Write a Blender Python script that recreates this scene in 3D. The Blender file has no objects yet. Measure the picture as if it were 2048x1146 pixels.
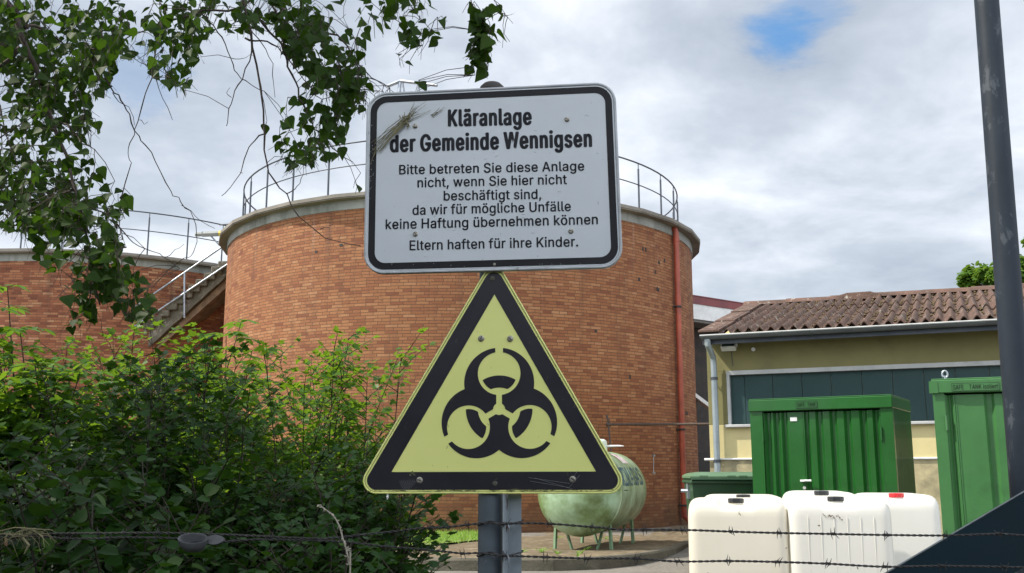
import bpy, math, random
import numpy as np
from mathutils import Vector, Matrix
from mathutils.geometry import tessellate_polygon

scene = bpy.context.scene
COL = scene.collection
R = math.radians
random.seed(7)
rng = np.random.default_rng(11)

# ------------------------------------------------------------------ camera, sky, sun, exposure
EYE = Vector((0, 0, 1.65)); PITCH = R(10.4); F = 2000.0
cam = bpy.data.cameras.new('camera'); camo = bpy.data.objects.new('camera', cam); COL.objects.link(camo)
cam.sensor_width = 36; cam.lens = 36 * F / 2048; cam.clip_start = .05; cam.clip_end = 3000
camo.location = EYE; camo.rotation_euler = (R(90) + PITCH, 0, 0)
scene.camera = camo
scene.view_settings.view_transform = 'Standard'; scene.view_settings.look = 'None'
scene.view_settings.exposure = 0.36; scene.view_settings.gamma = 1
SUN_EL = R(50); SUN_DIR = Vector((-.995 * math.cos(SUN_EL), -.085 * math.cos(SUN_EL), math.sin(SUN_EL))).normalized()
sl = bpy.data.lights.new('sun', 'SUN'); sl.energy = 5.0; sl.angle = R(1.2); sl.color = (1, .93, .82)
so = bpy.data.objects.new('sun', sl); COL.objects.link(so); so.rotation_euler = SUN_DIR.to_track_quat('Z', 'Y').to_euler()
so.location = (-20, -5, 30)

class NT:
    """tiny node builder"""
    def __init__(s, tree): s.t = tree
    def n(s, kind, ins=None, **props):
        nd = s.t.nodes.new(kind)
        for k, v in props.items(): setattr(nd, k, v)
        for k, v in (ins or {}).items():
            sock = nd.inputs[k]
            if isinstance(v, bpy.types.NodeSocket): s.t.links.new(v, sock)
            else: sock.default_value = v
        return nd
    def math(s, op, a, b=0.0, c=0.0, clamp=False):
        return s.n('ShaderNodeMath', {0: a, 1: b, 2: c}, operation=op, use_clamp=clamp).outputs[0]
    def mix(s, fac, a, b, blend='MIX'):
        nd = s.t.nodes.new('ShaderNodeMix'); nd.data_type = 'RGBA'; nd.blend_type = blend
        for i, v in ((0, fac), (6, a), (7, b)):
            if isinstance(v, bpy.types.NodeSocket): s.t.links.new(v, nd.inputs[i])
            else: nd.inputs[i].default_value = v
        return nd.outputs[2]
    def ramp(s, fac, stops, interp='LINEAR'):
        nd = s.t.nodes.new('ShaderNodeValToRGB'); cr = nd.color_ramp; cr.interpolation = interp
        while len(cr.elements) < len(stops): cr.elements.new(.5)
        for e, (p, c) in zip(cr.elements, stops): e.position = p; e.color = c if len(c) == 4 else (*c, 1)
        s.t.links.new(fac, nd.inputs[0]); return nd.outputs[0]

def g4(v): return (v, v, v, 1)
def c4(c): return (*c, 1)

def make_world():
    w = bpy.data.worlds.new('World'); scene.world = w; w.use_nodes = True
    t = w.node_tree; t.nodes.clear(); N = NT(t)
    out = N.n('ShaderNodeOutputWorld')
    sky = N.n('ShaderNodeTexSky', sky_type='NISHITA', sun_disc=False)
    sky.sun_elevation = SUN_EL; sky.sun_rotation = math.atan2(SUN_DIR.x, SUN_DIR.y)
    co = N.n('ShaderNodeTexCoord').outputs['Generated']
    sep = N.n('ShaderNodeSeparateXYZ', {0: co})
    X, Y, Z = sep.outputs
    zc = N.math('ADD', N.math('MAXIMUM', Z, 0.0), .22)
    u = N.math('DIVIDE', X, zc); v = N.math('DIVIDE', Y, zc)
    p = N.n('ShaderNodeCombineXYZ', {0: u, 1: v, 2: 0.0}).outputs[0]
    def noise(scale, detail, dist, off, rough=.55):
        m = N.n('ShaderNodeVectorMath', {0: p, 1: off}, operation='ADD').outputs[0]
        return N.n('ShaderNodeTexNoise', {'Vector': m, 'Scale': scale, 'Detail': detail, 'Roughness': rough, 'Distortion': dist}).outputs[0]
    big = noise(1.15, 6, .3, (3.1, 1.7, 0)); fine = noise(3.2, 9, .35, (7.4, 2.2, 0), .6)
    f = N.math('ADD', N.math('MULTIPLY', big, .74), N.math('MULTIPLY', fine, .26))
    cloud = N.ramp(f, [(.36, (.34, .385, .45)), (.455, (.465, .51, .575)), (.525, (.62, .66, .72)), (.60, (.82, .84, .87))])
    # soft vertical brightening towards the zenith on the left, like thin high cloud
    blue = N.n('ShaderNodeMix', data_type='RGBA', blend_type='MULTIPLY')
    t.links.new(sky.outputs[0], blue.inputs[6]); blue.inputs[0].default_value = 1; blue.inputs[7].default_value = (.11, .115, .12, 1)
    def hole(px, py, r0, r1):
        d = pxdir(px, py)
        dt = N.n('ShaderNodeVectorMath', {0: co, 1: tuple(d)}, operation='DOT_PRODUCT').outputs['Value']
        ang = N.math('ARCCOSINE', N.math('MINIMUM', dt, 1.0))
        ang = N.math('ADD', ang, N.math('MULTIPLY', N.math('SUBTRACT', fine, .5), .30))
        return N.n('ShaderNodeMapRange', {0: ang, 1: r0, 2: r1, 3: 1.0, 4: 0.0}, interpolation_type='SMOOTHERSTEP').outputs[0]
    h = N.math('MAXIMUM', hole(1572, 80, -.045, .034), N.math('MULTIPLY', hole(300, 165, .0, .045), .3))
    h = N.math('MAXIMUM', h, N.math('MULTIPLY', hole(1600, 20, -.02, .022), .5))
    col = N.mix(N.math('MULTIPLY', h, .9), cloud, (.10, .27, .55, 1))
    # unseen sky behind the viewer, brightened to light faces turned this way
    back = N.n('ShaderNodeMapRange', {0: Y, 1: .25, 2: -.7, 3: 1.0, 4: 2.35}, interpolation_type='SMOOTHSTEP').outputs[0]
    hor = N.n('ShaderNodeMapRange', {0: Z, 1: -.02, 2: .25, 3: 1.0, 4: 1.0}).outputs[0]
    col = N.mix(1.0, col, N.n('ShaderNodeCombineXYZ', {0: back, 1: back, 2: back}).outputs[0], 'MULTIPLY')
    # nishita scattered light fills a thin share of every direction
    nis = N.mix(1.0, sky.outputs[0], (.012, .012, .012, 1), 'MULTIPLY')
    tot = N.mix(1.0, col, nis, 'ADD')
    tot = N.mix(1.0, tot, (10, 10, 10, 1), 'MULTIPLY')
    bg = N.n('ShaderNodeBackground', {0: tot, 1: .1})
    t.links.new(bg.outputs[0], out.inputs[0])

# ------------------------------------------------------------------ pixel helpers (photo pixels -> places)
CP, SP = math.cos(PITCH), math.sin(PITCH)
def pxray(px, py):
    x = (px - 1024) / F; y = (573 - py) / F
    return Vector((x, CP - y * SP, SP + y * CP))
def pxdir(px, py): return pxray(px, py).normalized()
def P(px, py, Y):
    d = pxray(px, py); return EYE + d * (Y / d.y)
def on_plane(px, py, o, n):
    d = pxray(px, py); return EYE + d * ((o - EYE).dot(n) / d.dot(n))
def at_z(px, py, z):
    d = pxray(px, py); return EYE + d * ((z - EYE.z) / d.z)
def proj(p):
    q = p - EYE; zc = q.y * CP + q.z * SP
    if zc < .05: return (-9999, -9999)
    yc = -q.y * SP + q.z * CP
    return (1024 + F * q.x / zc, 573 - F * yc / zc)
make_world()

# ------------------------------------------------------------------ objects
MATW = {}
def thing(name, label, cat, loc=(0, 0, 0), rz=0.0, group=None):
    o = bpy.data.objects.new(name, None); COL.objects.link(o)
    o.empty_display_size = .2; o.location = loc; o.rotation_euler = (0, 0, rz)
    o['label'] = label; o['category'] = cat
    if group: o['group'] = group
    MATW[o.name] = Matrix.Translation(Vector(loc)) @ Matrix.Rotation(rz, 4, 'Z')
    return o

class MB:
    def __init__(s): s.v = []; s.f = []; s.uv = None; s.mi = []
    def add(s, vs, fs, mi=0):
        b = len(s.v); s.v.extend(Vector(q) for q in vs)
        s.f.extend([tuple(b + i for i in f) for f in fs]); s.mi.extend([mi] * len(fs)); return b
    def box(s, x0, x1, y0, y1, z0, z1, mi=0, M=None, bev=0.0):
        if bev > 0:
            b = min(bev, .49 * min(abs(x1 - x0), abs(y1 - y0), abs(z1 - z0)))
            vs = []
            for z, e in ((z0, b), (z0 + b, 0), (z1 - b, 0), (z1, b)):
                vs += [(x0 + b, y0 + e, z), (x1 - b, y0 + e, z), (x1 - e, y0 + b, z), (x1 - e, y1 - b, z), (x1 - b, y1 - e, z), (x0 + b, y1 - e, z), (x0 + e, y1 - b, z), (x0 + e, y0 + b, z)]
            fs = [tuple(range(7, -1, -1)), tuple(range(24, 32))]
            for k in range(3):
                for i in range(8):
                    j = (i + 1) % 8; fs.append((k * 8 + i, k * 8 + j, k * 8 + 8 + j, k * 8 + 8 + i))
        else:
            vs = [(x0, y0, z0), (x1, y0, z0), (x1, y1, z0), (x0, y1, z0), (x0, y0, z1), (x1, y0, z1), (x1, y1, z1), (x0, y1, z1)]
            fs = [(3, 2, 1, 0), (4, 5, 6, 7), (0, 1, 5, 4), (1, 2, 6, 5), (2, 3, 7, 6), (3, 0, 4, 7)]
        if M is not None: vs = [M @ Vector(q) for q in vs]
        s.add(vs, fs, mi); return s
    def tube(s, pts, r, seg=8, mi=0, cap=True):
        pts = [Vector(q) for q in pts]; n = len(pts)
        rs = r if isinstance(r, (list, tuple)) else [r] * n
        t0 = (pts[1] - pts[0]).normalized()
        up = Vector((0, 0, 1)) if abs(t0.z) < .9 else Vector((1, 0, 0))
        nx = t0.cross(up).normalized(); vs = []
        for i in range(n):
            t = (pts[min(i + 1, n - 1)] - pts[max(i - 1, 0)])
            if t.length < 1e-9: t = t0
            t.normalize(); nx = nx - t * nx.dot(t)
            if nx.length < 1e-6: nx = t.orthogonal()
            nx.normalize(); ny = t.cross(nx)
            for k in range(seg):
                a = 2 * math.pi * k / seg; vs.append(pts[i] + (nx * math.cos(a) + ny * math.sin(a)) * rs[i])
        fs = []
        for i in range(n - 1):
            for k in range(seg):
                l = (k + 1) % seg; fs.append((i * seg + k, i * seg + l, i * seg + seg + l, i * seg + seg + k))
        if cap: fs.append(tuple(range(seg - 1, -1, -1))); fs.append(tuple((n - 1) * seg + k for k in range(seg)))
        s.add(vs, fs, mi); return s
    def rings(s, rings, mi=0, cap0=True, cap1=True):
        n = len(rings[0]); vs = [q for r in rings for q in r]; fs = []
        for i in range(len(rings) - 1):
            for k in range(n):
                l = (k + 1) % n; fs.append((i * n + k, i * n + l, i * n + n + l, i * n + n + k))
        if cap0: fs.append(tuple(range(n - 1, -1, -1)))
        if cap1: fs.append(tuple((len(rings) - 1) * n + k for k in range(n)))
        s.add(vs, fs, mi); return s
    def prism(s, poly, a, b, axis='z', mi=0, M=None):
        n = len(poly)
        def m(u, v, w): return {'z': (u, v, w), 'y': (u, w, v), 'x': (w, u, v)}[axis]
        vs = [m(u, v, a) for u, v in poly] + [m(u, v, b) for u, v in poly]
        if M is not None: vs = [M @ Vector(q) for q in vs]
        tri = tessellate_polygon([[Vector((u, v, 0)) for u, v in poly]])
        fs = [tuple(t) for t in tri] + [tuple(i + n for i in reversed(t)) for t in tri]
        fs += [(i, (i + 1) % n, (i + 1) % n + n, i + n) for i in range(n)]
        s.add(vs, fs, mi); return s

def finish(me):
    import bmesh
    bm = bmesh.new(); bm.from_mesh(me); bmesh.ops.recalc_face_normals(bm, faces=bm.faces); bm.to_mesh(me); bm.free()

def obj(name, mb, mats, parent=None, smooth=False, local=False, fix=True, angle=None):
    me = bpy.data.meshes.new(name)
    vs = mb.v
    if parent is not None and not local:
        inv = MATW[parent.name].inverted(); vs = [inv @ q for q in vs]
    me.from_pydata([tuple(q) for q in vs], [], mb.f)
    for m in (mats if isinstance(mats, (list, tuple)) else [mats]): me.materials.append(m)
    if any(mb.mi): me.polygons.foreach_set('material_index', mb.mi)
    if fix: finish(me)
    if mb.uv:
        ul = me.uv_layers.new(name='UVMap')
        for lp in me.loops: ul.data[lp.index].uv = mb.uv[lp.vertex_index]
    if smooth:
        me.polygons.foreach_set('use_smooth', [True] * len(me.polygons))
        if angle: me.set_sharp_from_angle(angle=R(angle))
    o = bpy.data.objects.new(name, me); COL.objects.link(o)
    if parent is not None: o.parent = parent; MATW[o.name] = MATW[parent.name]
    else: MATW[o.name] = Matrix.Identity(4)
    return o

def tag(o, label, cat, group=None, kind=None):
    if label: o['label'] = label
    if cat: o['category'] = cat
    if group: o['group'] = group
    if kind: o['kind'] = kind
    return o

def copy_tree(o, parent=None):
    c = o.copy(); COL.objects.link(c)
    if parent is not None: c.parent = parent
    for ch in [x for x in bpy.data.objects if x.parent == o]: copy_tree(ch, c)
    return c

# ------------------------------------------------------------------ materials
def pm(name, c1, c2=None, scale=4.0, rough=.6, metal=0.0, bump=0.0, bscale=60.0, detail=7, lo=.35, hi=.68, spec=.5,
       c3=None, s3=1.0, lo3=.55, hi3=.7, stretch=None, rough2=None, trans=0.0, tcol=None, coat=0.0):
    m = bpy.data.materials.new(name); m.use_nodes = True
    t = m.node_tree; t.nodes.clear(); N = NT(t)
    out = N.n('ShaderNodeOutputMaterial'); bs = N.n('ShaderNodeBsdfPrincipled')
    co = N.n('ShaderNodeTexCoord').outputs['Object']
    if stretch: co = N.n('ShaderNodeMapping', {'Vector': co, 'Scale': stretch}).outputs[0]
    bs.inputs['Roughness'].default_value = rough; bs.inputs['Metallic'].default_value = metal
    bs.inputs['Specular IOR Level'].default_value = spec; bs.inputs['Coat Weight'].default_value = coat
    col = c4(c1)
    if c2 is not None:
        nz = N.n('ShaderNodeTexNoise', {'Vector': co, 'Scale': scale, 'Detail': detail, 'Roughness': .62}).outputs[0]
        f = N.n('ShaderNodeMapRange', {0: nz, 1: lo, 2: hi}).outputs[0]
        col = N.mix(f, c4(c1), c4(c2))
        if rough2 is not None:
            t.links.new(N.n('ShaderNodeMapRange', {0: nz, 1: lo, 2: hi, 3: rough, 4: rough2}).outputs[0], bs.inputs['Roughness'])
    if c3 is not None:
        nz = N.n('ShaderNodeTexNoise', {'Vector': co, 'Scale': s3, 'Detail': 8, 'Roughness': .7, 'Distortion': .4}).outputs[0]
        f = N.n('ShaderNodeMapRange', {0: nz, 1: lo3, 2: hi3}).outputs[0]
        col = N.mix(f, col, c4(c3))
    if isinstance(col, tuple): bs.inputs['Base Color'].default_value = col
    else: t.links.new(col, bs.inputs['Base Color'])
    if bump:
        nb = N.n('ShaderNodeTexNoise', {'Vector': co, 'Scale': bscale, 'Detail': 6, 'Roughness': .6}).outputs[0]
        b = N.n('ShaderNodeBump', {'Strength': bump, 'Distance': .02, 'Height': nb}).outputs[0]
        t.links.new(b, bs.inputs['Normal'])
    sh = bs.outputs[0]
    if trans:
        tr = N.n('ShaderNodeBsdfTranslucent')
        if tcol is not None: tr.inputs[0].default_value = c4(tcol)
        elif not isinstance(col, tuple): t.links.new(col, tr.inputs[0])
        sh = N.n('ShaderNodeMixShader', {0: trans, 1: sh, 2: tr.outputs[0]}).outputs[0]
    t.links.new(sh, out.inputs[0]); return m

def leaf_mat(name, c1, c2, c3, tcol, trans=.42, rough=.42, vein=0):
    m = bpy.data.materials.new(name); m.use_nodes = True
    t = m.node_tree; t.nodes.clear(); N = NT(t)
    out = N.n('ShaderNodeOutputMaterial')
    rnd = N.n('ShaderNodeNewGeometry').outputs['Random Per Island']
    col = N.ramp(rnd, [(0, c1), (.5, c2), (.88, c2), (1, c3)])
    co = N.n('ShaderNodeTexCoord').outputs['Object']
    nz = N.n('ShaderNodeTexNoise', {'Vector': co, 'Scale': 90.0, 'Detail': 3}).outputs[0]
    col = N.mix(N.n('ShaderNodeMapRange', {0: nz, 1: .4, 2: .75, 3: 0.0, 4: .35}).outputs[0], col, c4(tuple(q * 1.6 for q in c2)))
    bs = N.n('ShaderNodeBsdfPrincipled', {'Base Color': col, 'Roughness': rough, 'Specular IOR Level': .16})
    tr = N.n('ShaderNodeBsdfTranslucent', {0: N.mix(.6, col, c4(tcol))})
    sh = N.n('ShaderNodeMixShader', {0: trans, 1: bs.outputs[0], 2: tr.outputs[0]}).outputs[0]
    t.links.new(sh, out.inputs[0]); return m

def brick_mat(name, stops, mortar, seed=0.0):
    m = bpy.data.materials.new(name); m.use_nodes = True
    t = m.node_tree; t.nodes.clear(); N = NT(t)
    out = N.n('ShaderNodeOutputMaterial'); bs = N.n('ShaderNodeBsdfPrincipled', {'Roughness': .82, 'Specular IOR Level': .3})
    uv = N.n('ShaderNodeTexCoord').outputs['UV']
    uv = N.n('ShaderNodeVectorMath', {0: uv, 1: (seed, 0, 0)}, operation='ADD').outputs[0]
    wob = N.n('ShaderNodeTexNoise', {'Vector': uv, 'Scale': 3.0, 'Detail': 3}).outputs['Color']
    wob = N.n('ShaderNodeVectorMath', {0: wob, 1: (.5, .5, .5)}, operation='SUBTRACT').outputs[0]
    wob = N.n('ShaderNodeVectorMath', {0: wob, 3: .012}, operation='SCALE').outputs[0]
    uvw = N.n('ShaderNodeVectorMath', {0: uv, 1: wob}, operation='ADD').outputs[0]
    br = N.n('ShaderNodeTexBrick', {'Vector': uvw, 'Color1': g4(0), 'Color2': g4(1), 'Mortar': g4(.5), 'Scale': 1.0, 'Mortar Size': .0075,
             'Mortar Smooth': .15, 'Bias': 0.0, 'Brick Width': .32, 'Row Height': .079}, offset=.39, offset_frequency=2, squash=.68, squash_frequency=3)
    col = N.ramp(br.outputs[0], stops)
    nz = N.n('ShaderNodeTexNoise', {'Vector': uv, 'Scale': .7, 'Detail': 8, 'Roughness': .65}).outputs[0]
    col = N.mix(N.n('ShaderNodeMapRange', {0: nz, 1: .3, 2: .7, 3: .0, 4: .35}).outputs[0], col, c4(stops[1][1]))
    mp = N.n('ShaderNodeMapping', {'Vector': uv, 'Scale': (2.2, .18, 1)}).outputs[0]
    st = N.n('ShaderNodeTexNoise', {'Vector': mp, 'Scale': 1.6, 'Detail': 6, 'Roughness': .7}).outputs[0]
    col = N.mix(N.n('ShaderNodeMapRange', {0: st, 1: .5, 2: .78, 3: 0.0, 4: .6}).outputs[0], col, (.10, .05, .032, 1))
    n2 = N.n('ShaderNodeTexNoise', {'Vector': uv, 'Scale': 26.0, 'Detail': 6}).outputs[0]
    col = N.mix(N.n('ShaderNodeMapRange', {0: n2, 1: .35, 2: .7, 3: 0.0, 4: .35}).outputs[0], col, (.12, .055, .035, 1))
    n3 = N.n('ShaderNodeTexNoise', {'Vector': uv, 'Scale': 1.9, 'Detail': 9, 'Roughness': .75}).outputs[0]
    col = N.mix(N.n('ShaderNodeMapRange', {0: n3, 1: .67, 2: .74, 3: 0.0, 4: .5}).outputs[0], col, (.5, .42, .36, 1))
    # lime runs and damp streaks below the rim
    vv = N.n('ShaderNodeSeparateXYZ', {0: uv}).outputs[1]
    sm = N.n('ShaderNodeTexNoise', {'Vector': N.n('ShaderNodeMapping', {'Vector': uv, 'Scale': (3.5, .12, 1)}).outputs[0], 'Scale': 1.3, 'Detail': 5, 'Roughness': .7}).outputs[0]
    top = N.n('ShaderNodeMapRange', {0: vv, 1: 5.4, 2: 8.1, 3: 0.0, 4: 1.0}).outputs[0]
    col = N.mix(N.math('MULTIPLY', N.n('ShaderNodeMapRange', {0: sm, 1: .56, 2: .72, 3: 0.0, 4: .55}).outputs[0], top), col, (.42, .33, .27, 1))
    sm2 = N.n('ShaderNodeTexNoise', {'Vector': N.n('ShaderNodeMapping', {'Vector': uv, 'Scale': (2.4, .1, 1), 'Location': (7, 3, 0)}).outputs[0], 'Scale': 1.7, 'Detail': 5, 'Roughness': .7}).outputs[0]
    col = N.mix(N.math('MULTIPLY', N.n('ShaderNodeMapRange', {0: sm2, 1: .55, 2: .7, 3: 0.0, 4: .65}).outputs[0], top), col, (.075, .04, .03, 1))
    bs_ = N.n('ShaderNodeTexNoise', {'Vector': uv, 'Scale': 1.1, 'Detail': 8, 'Roughness': .7}).outputs[0]
    damp = N.n('ShaderNodeMapRange', {0: N.math('ADD', N.math('MULTIPLY', bs_, 2.6), N.math('MULTIPLY', vv, -1.0)), 1: .1, 2: 1.1, 3: 0.0, 4: .6}).outputs[0]
    col = N.mix(damp, col, (.055, .042, .024, 1))
    col = N.mix(br.outputs[1], col, c4(mortar))
    t.links.new(col, bs.inputs['Base Color'])
    hgt = N.math('SUBTRACT', N.math('MULTIPLY', br.outputs[0], .35), br.outputs[1])
    hgt = N.math('ADD', hgt, N.math('MULTIPLY', n2, .5))
    b = N.n('ShaderNodeBump', {'Strength': .8, 'Distance': .012, 'Height': hgt}).outputs[0]
    t.links.new(b, bs.inputs['Normal'])
    t.links.new(bs.outputs[0], out.inputs[0]); return m

M = {}
M['brick'] = brick_mat('tank_brick', [(0, (.18, .058, .028)), (.12, (.26, .096, .042)), (.5, (.325, .137, .058)), (.88, (.37, .17, .074)), (1, (.42, .215, .105))], (.13, .065, .036))
M['brick2'] = brick_mat('far_tank_brick', [(0, (.13, .04, .02)), (.25, (.24, .075, .035)), (.55, (.33, .12, .055)), (.85, (.42, .19, .09)), (1, (.5, .28, .15))], (.15, .075, .045), 31.7)
M['concrete'] = pm('concrete', (.33, .34, .32), (.20, .215, .195), 1.3, .7, bump=.25, c3=(.10, .11, .085), s3=.9, lo3=.5, hi3=.7, stretch=(1, 1, .35))
M['slabc'] = pm('roof_slab_concrete', (.235, .215, .185), (.155, .14, .12), 1.5, .9, bump=.2)
M['galv'] = pm('galvanised_steel', (.38, .41, .45), (.22, .25, .29), 9, .45, metal=.7, lo=.4, hi=.62, c3=(.5, .53, .56), s3=18, lo3=.56, hi3=.6)
M['railing'] = pm('railing_steel', (.085, .095, .11), (.05, .06, .075), 3, .5, metal=.5)
M['redpipe'] = pm('red_pipe', (.38, .075, .035), (.2, .04, .022), 2, .5, bump=.05)
M['stair'] = pm('mossy_concrete', (.17, .15, .115), (.06, .055, .038), 2.2, .95, bump=1.0, bscale=12, c3=(.34, .30, .25), s3=4, lo3=.55, hi3=.68)
M['soffit'] = pm('red_lit_soffit', (.26, .165, .10), (.12, .08, .05), 4, .95, bump=.9, bscale=16)  # warm brown carries reddish reflected light in its colour
M['white'] = pm('white_paint', (.78, .79, .78), (.62, .63, .62), 3, .5)
M['dark'] = pm('dark_shade', (.02, .018, .016), (.035, .03, .027), 2, .8)

# ------------------------------------------------------------------ the ground
def gz(x, y):
    """height of road / forecourt"""
    if y < 3: return 0.0
    if y < 8: t = (y - 3) / 5; return .2 * t * t * (3 - 2 * t)
    return .2
M['asphalt'] = pm('forecourt_asphalt', (.18, .165, .14), (.105, .095, .082), 1.1, .9, bump=.5, bscale=45, c3=(.27, .25, .21), s3=14, lo3=.52, hi3=.7)
M['dirt'] = pm('packed_dirt', (.155, .115, .066), (.08, .063, .036), 1.6, .95, bump=.9, bscale=22, c3=(.27, .22, .145), s3=5, lo3=.52, hi3=.66)
M['kerb'] = pm('kerb_concrete', (.135, .12, .088), (.07, .064, .045), 2.2, .95, bump=.6, bscale=25, c3=(.06, .06, .035), s3=2.5)
M['lawn'] = pm('lawn_soil', (.12, .20, .04), (.2, .2, .08), 3, .95)
def build_ground():
    mb = MB(); ys = [-300, -60, -15, 0, 3, 4, 5, 6, 7, 8, 11, 14, 17, 20, 24, 30, 50, 120, 600, 2000]; xs = [-2000, -400, -60, -20, -8, -3, 0, 3, 8, 20, 60, 400, 2000]
    vs = [(x, y, gz(x, y)) for y in ys for x in xs]; n = len(xs)
    fs = [(j * n + i, j * n + i + 1, j * n + n + i + 1, j * n + n + i) for j in range(len(ys) - 1) for i in range(n - 1)]
    mb.add(vs, fs); tag(obj('ground', mb, M['asphalt']), None, None, kind='structure')
    # raised dirt platform with a kerb
    edge = [(-13, 15.3), (-6, 15.2), (-2, 15.12), (.6, 15.1), (1.3, 15.35), (1.9, 15.95), (2.4, 16.9), (2.9, 18.2), (3.5, 20.2), (4.2, 22.5), (5.0, 25.5), (6.2, 31), (6.2, 46), (-30, 46), (-30, 15.3)]
    def pz(x, y): return .37 - max(0, min(1, (y - 15.3) / 8)) * .17
    mb = MB(); b = []
    NX, NY = 60, 40
    # grid clipped loosely to the edge by moving its front row onto the kerb line
    def front(x):
        for (xa, ya), (xb, yb) in zip(edge[:11], edge[1:12]):
            if xa <= x <= xb: return ya + (yb - ya) * (x - xa) / (xb - xa)
        return 15.3
    for j in range(NY + 1):
        for i in range(NX + 1):
            x = -30 + 36.2 * i / NX if i else -30
            x = -13 + (19.2) * (i - 10) / (NX - 10) if i >= 10 else -30 + 17 * i / 10
            y0 = front(x) + .16; y = y0 + (46 - y0) * (j / NY) ** 1.8
            z = pz(x, y) + (.02 * math.sin(x * 2.1 + y) * math.sin(y * 1.7 - x * .6) if j else 0)
            b.append((x, y, z))
    fs = [(j * (NX + 1) + i, j * (NX + 1) + i + 1, (j + 1) * (NX + 1) + i + 1, (j + 1) * (NX + 1) + i) for j in range(NY) for i in range(NX)]
    mb.add(b, fs); tag(obj('dirt_path', mb, M['dirt'], smooth=True), None, None, kind='structure')
    # kerb: rounded section swept along the edge
    pts = edge[:12]; fine = []
    for (xa, ya), (xb, yb) in zip(pts, pts[1:]):
        k = max(1, int(math.hypot(xb - xa, yb - ya) / .5))
        fine += [(xa + (xb - xa) * i / k, ya + (yb - ya) * i / k) for i in range(k)]
    fine.append(pts[-1])
    rings = []
    for i, (x, y) in enumerate(fine):
        xa, ya = fine[max(0, i - 1)]; xb, yb = fine[min(len(fine) - 1, i + 1)]
        t = Vector((xb - xa, yb - ya, 0)).normalized(); nrm = Vector((-t.y, t.x, 0))
        top = pz(x, y) + .012 + random.uniform(-.006, .006)
        rings.append([Vector((x, y, z)) + nrm * d for d, z in ((-.02, .0), (0, top - .03), (.025, top), (.155, top), (.18, top - .08), (.18, 0))])
    mb = MB(); mb.rings(rings); tag(obj('kerb', mb, M['kerb']), None, None, kind='structure')
    # lawn strip in front of the tank
    poly = [(-12, 17.2), (-5, 17.0), (-3.2, 17.1), (-2.2, 17.6), (-1.5, 18.6), (-.7, 20.4), (-.2, 22.4), (-.1, 24.1), (-3, 24.1), (-7.2, 26.4), (-9, 28), (-13, 28)]
    mb = MB(); tri = tessellate_polygon([[Vector((x, y, 0)) for x, y in poly]])
    import bmesh
    bm = bmesh.new(); vv = [bm.verts.new((x, y, 0)) for x, y in poly]; bm.faces.new(vv)
    bmesh.ops.triangulate(bm, faces=bm.faces); bmesh.ops.subdivide_edges(bm, edges=bm.edges, cuts=6, use_grid_fill=True)
    bmesh.ops.triangulate(bm, faces=bm.faces)
    for v in bm.verts: v.co.z = pz(v.co.x, v.co.y) + .028
    me = bpy.data.meshes.new('lawn'); bm.to_mesh(me); bm.free(); me.materials.append(M['lawn'])
    o = bpy.data.objects.new('lawn', me); COL.objects.link(o); o['kind'] = 'structure'
    # blades
    M['blade'] = leaf_mat('grass_blade', (.10, .20, .03), (.2, .34, .06), (.42, .42, .16), (.4, .6, .1), .35, .6)
    def inside(x, y):
        c = False
        for (xa, ya), (xb, yb) in zip(poly, poly[1:] + poly[:1]):
            if (ya > y) != (yb > y) and x < (xb - xa) * (y - ya) / (yb - ya) + xa: c = not c
        return c
    mb = MB(); n = 0
    while n < 9000:
        x = random.uniform(-5, .4); y = random.uniform(16.9, 24.2)
        if not inside(x + random.gauss(0, .15), y + random.gauss(0, .15)): continue
        n += 1; a = random.uniform(0, 6.28); h = random.uniform(.04, .12); w = .009; z = pz(x, y) + .02
        dx, dy = math.cos(a) * w, math.sin(a) * w; lx, ly = random.gauss(0, .03), random.gauss(0, .03)
        mb.add([(x - dx, y - dy, z), (x + dx, y + dy, z), (x + lx + dx * .6, y + ly + dy * .6, z + h * .6), (x + lx * 1.8, y + ly * 1.8, z + h)], [(0, 1, 2, 3)])
    for k in range(11):   # weeds on the bare dirt and along the kerb
        q = random.choice([(random.uniform(-1, 2.0), random.uniform(15.5, 18.5)), (random.uniform(-1.5, 3), random.uniform(16, 23))])
        if q[1] < front(q[0]) + .1: continue
        for j in range(9):
            a = random.uniform(0, 6.28); z = pz(*q); h = random.uniform(.03, .09); w = .012
            dx, dy = math.cos(a) * w, math.sin(a) * w; lx, ly = random.gauss(0, .05), random.gauss(0, .05)
            mb.add([(q[0] - dx, q[1] - dy, z), (q[0] + dx, q[1] + dy, z), (q[0] + lx + dx, q[1] + ly + dy, z + h * .7), (q[0] + lx * 1.6, q[1] + ly * 1.6, z + h)], [(0, 1, 2, 3)])
    tag(obj('grass', mb, M['blade'], fix=False), 'short sunlit lawn grass between the shrubs and the brick tank', 'grass', kind='stuff')
build_ground()
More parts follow.
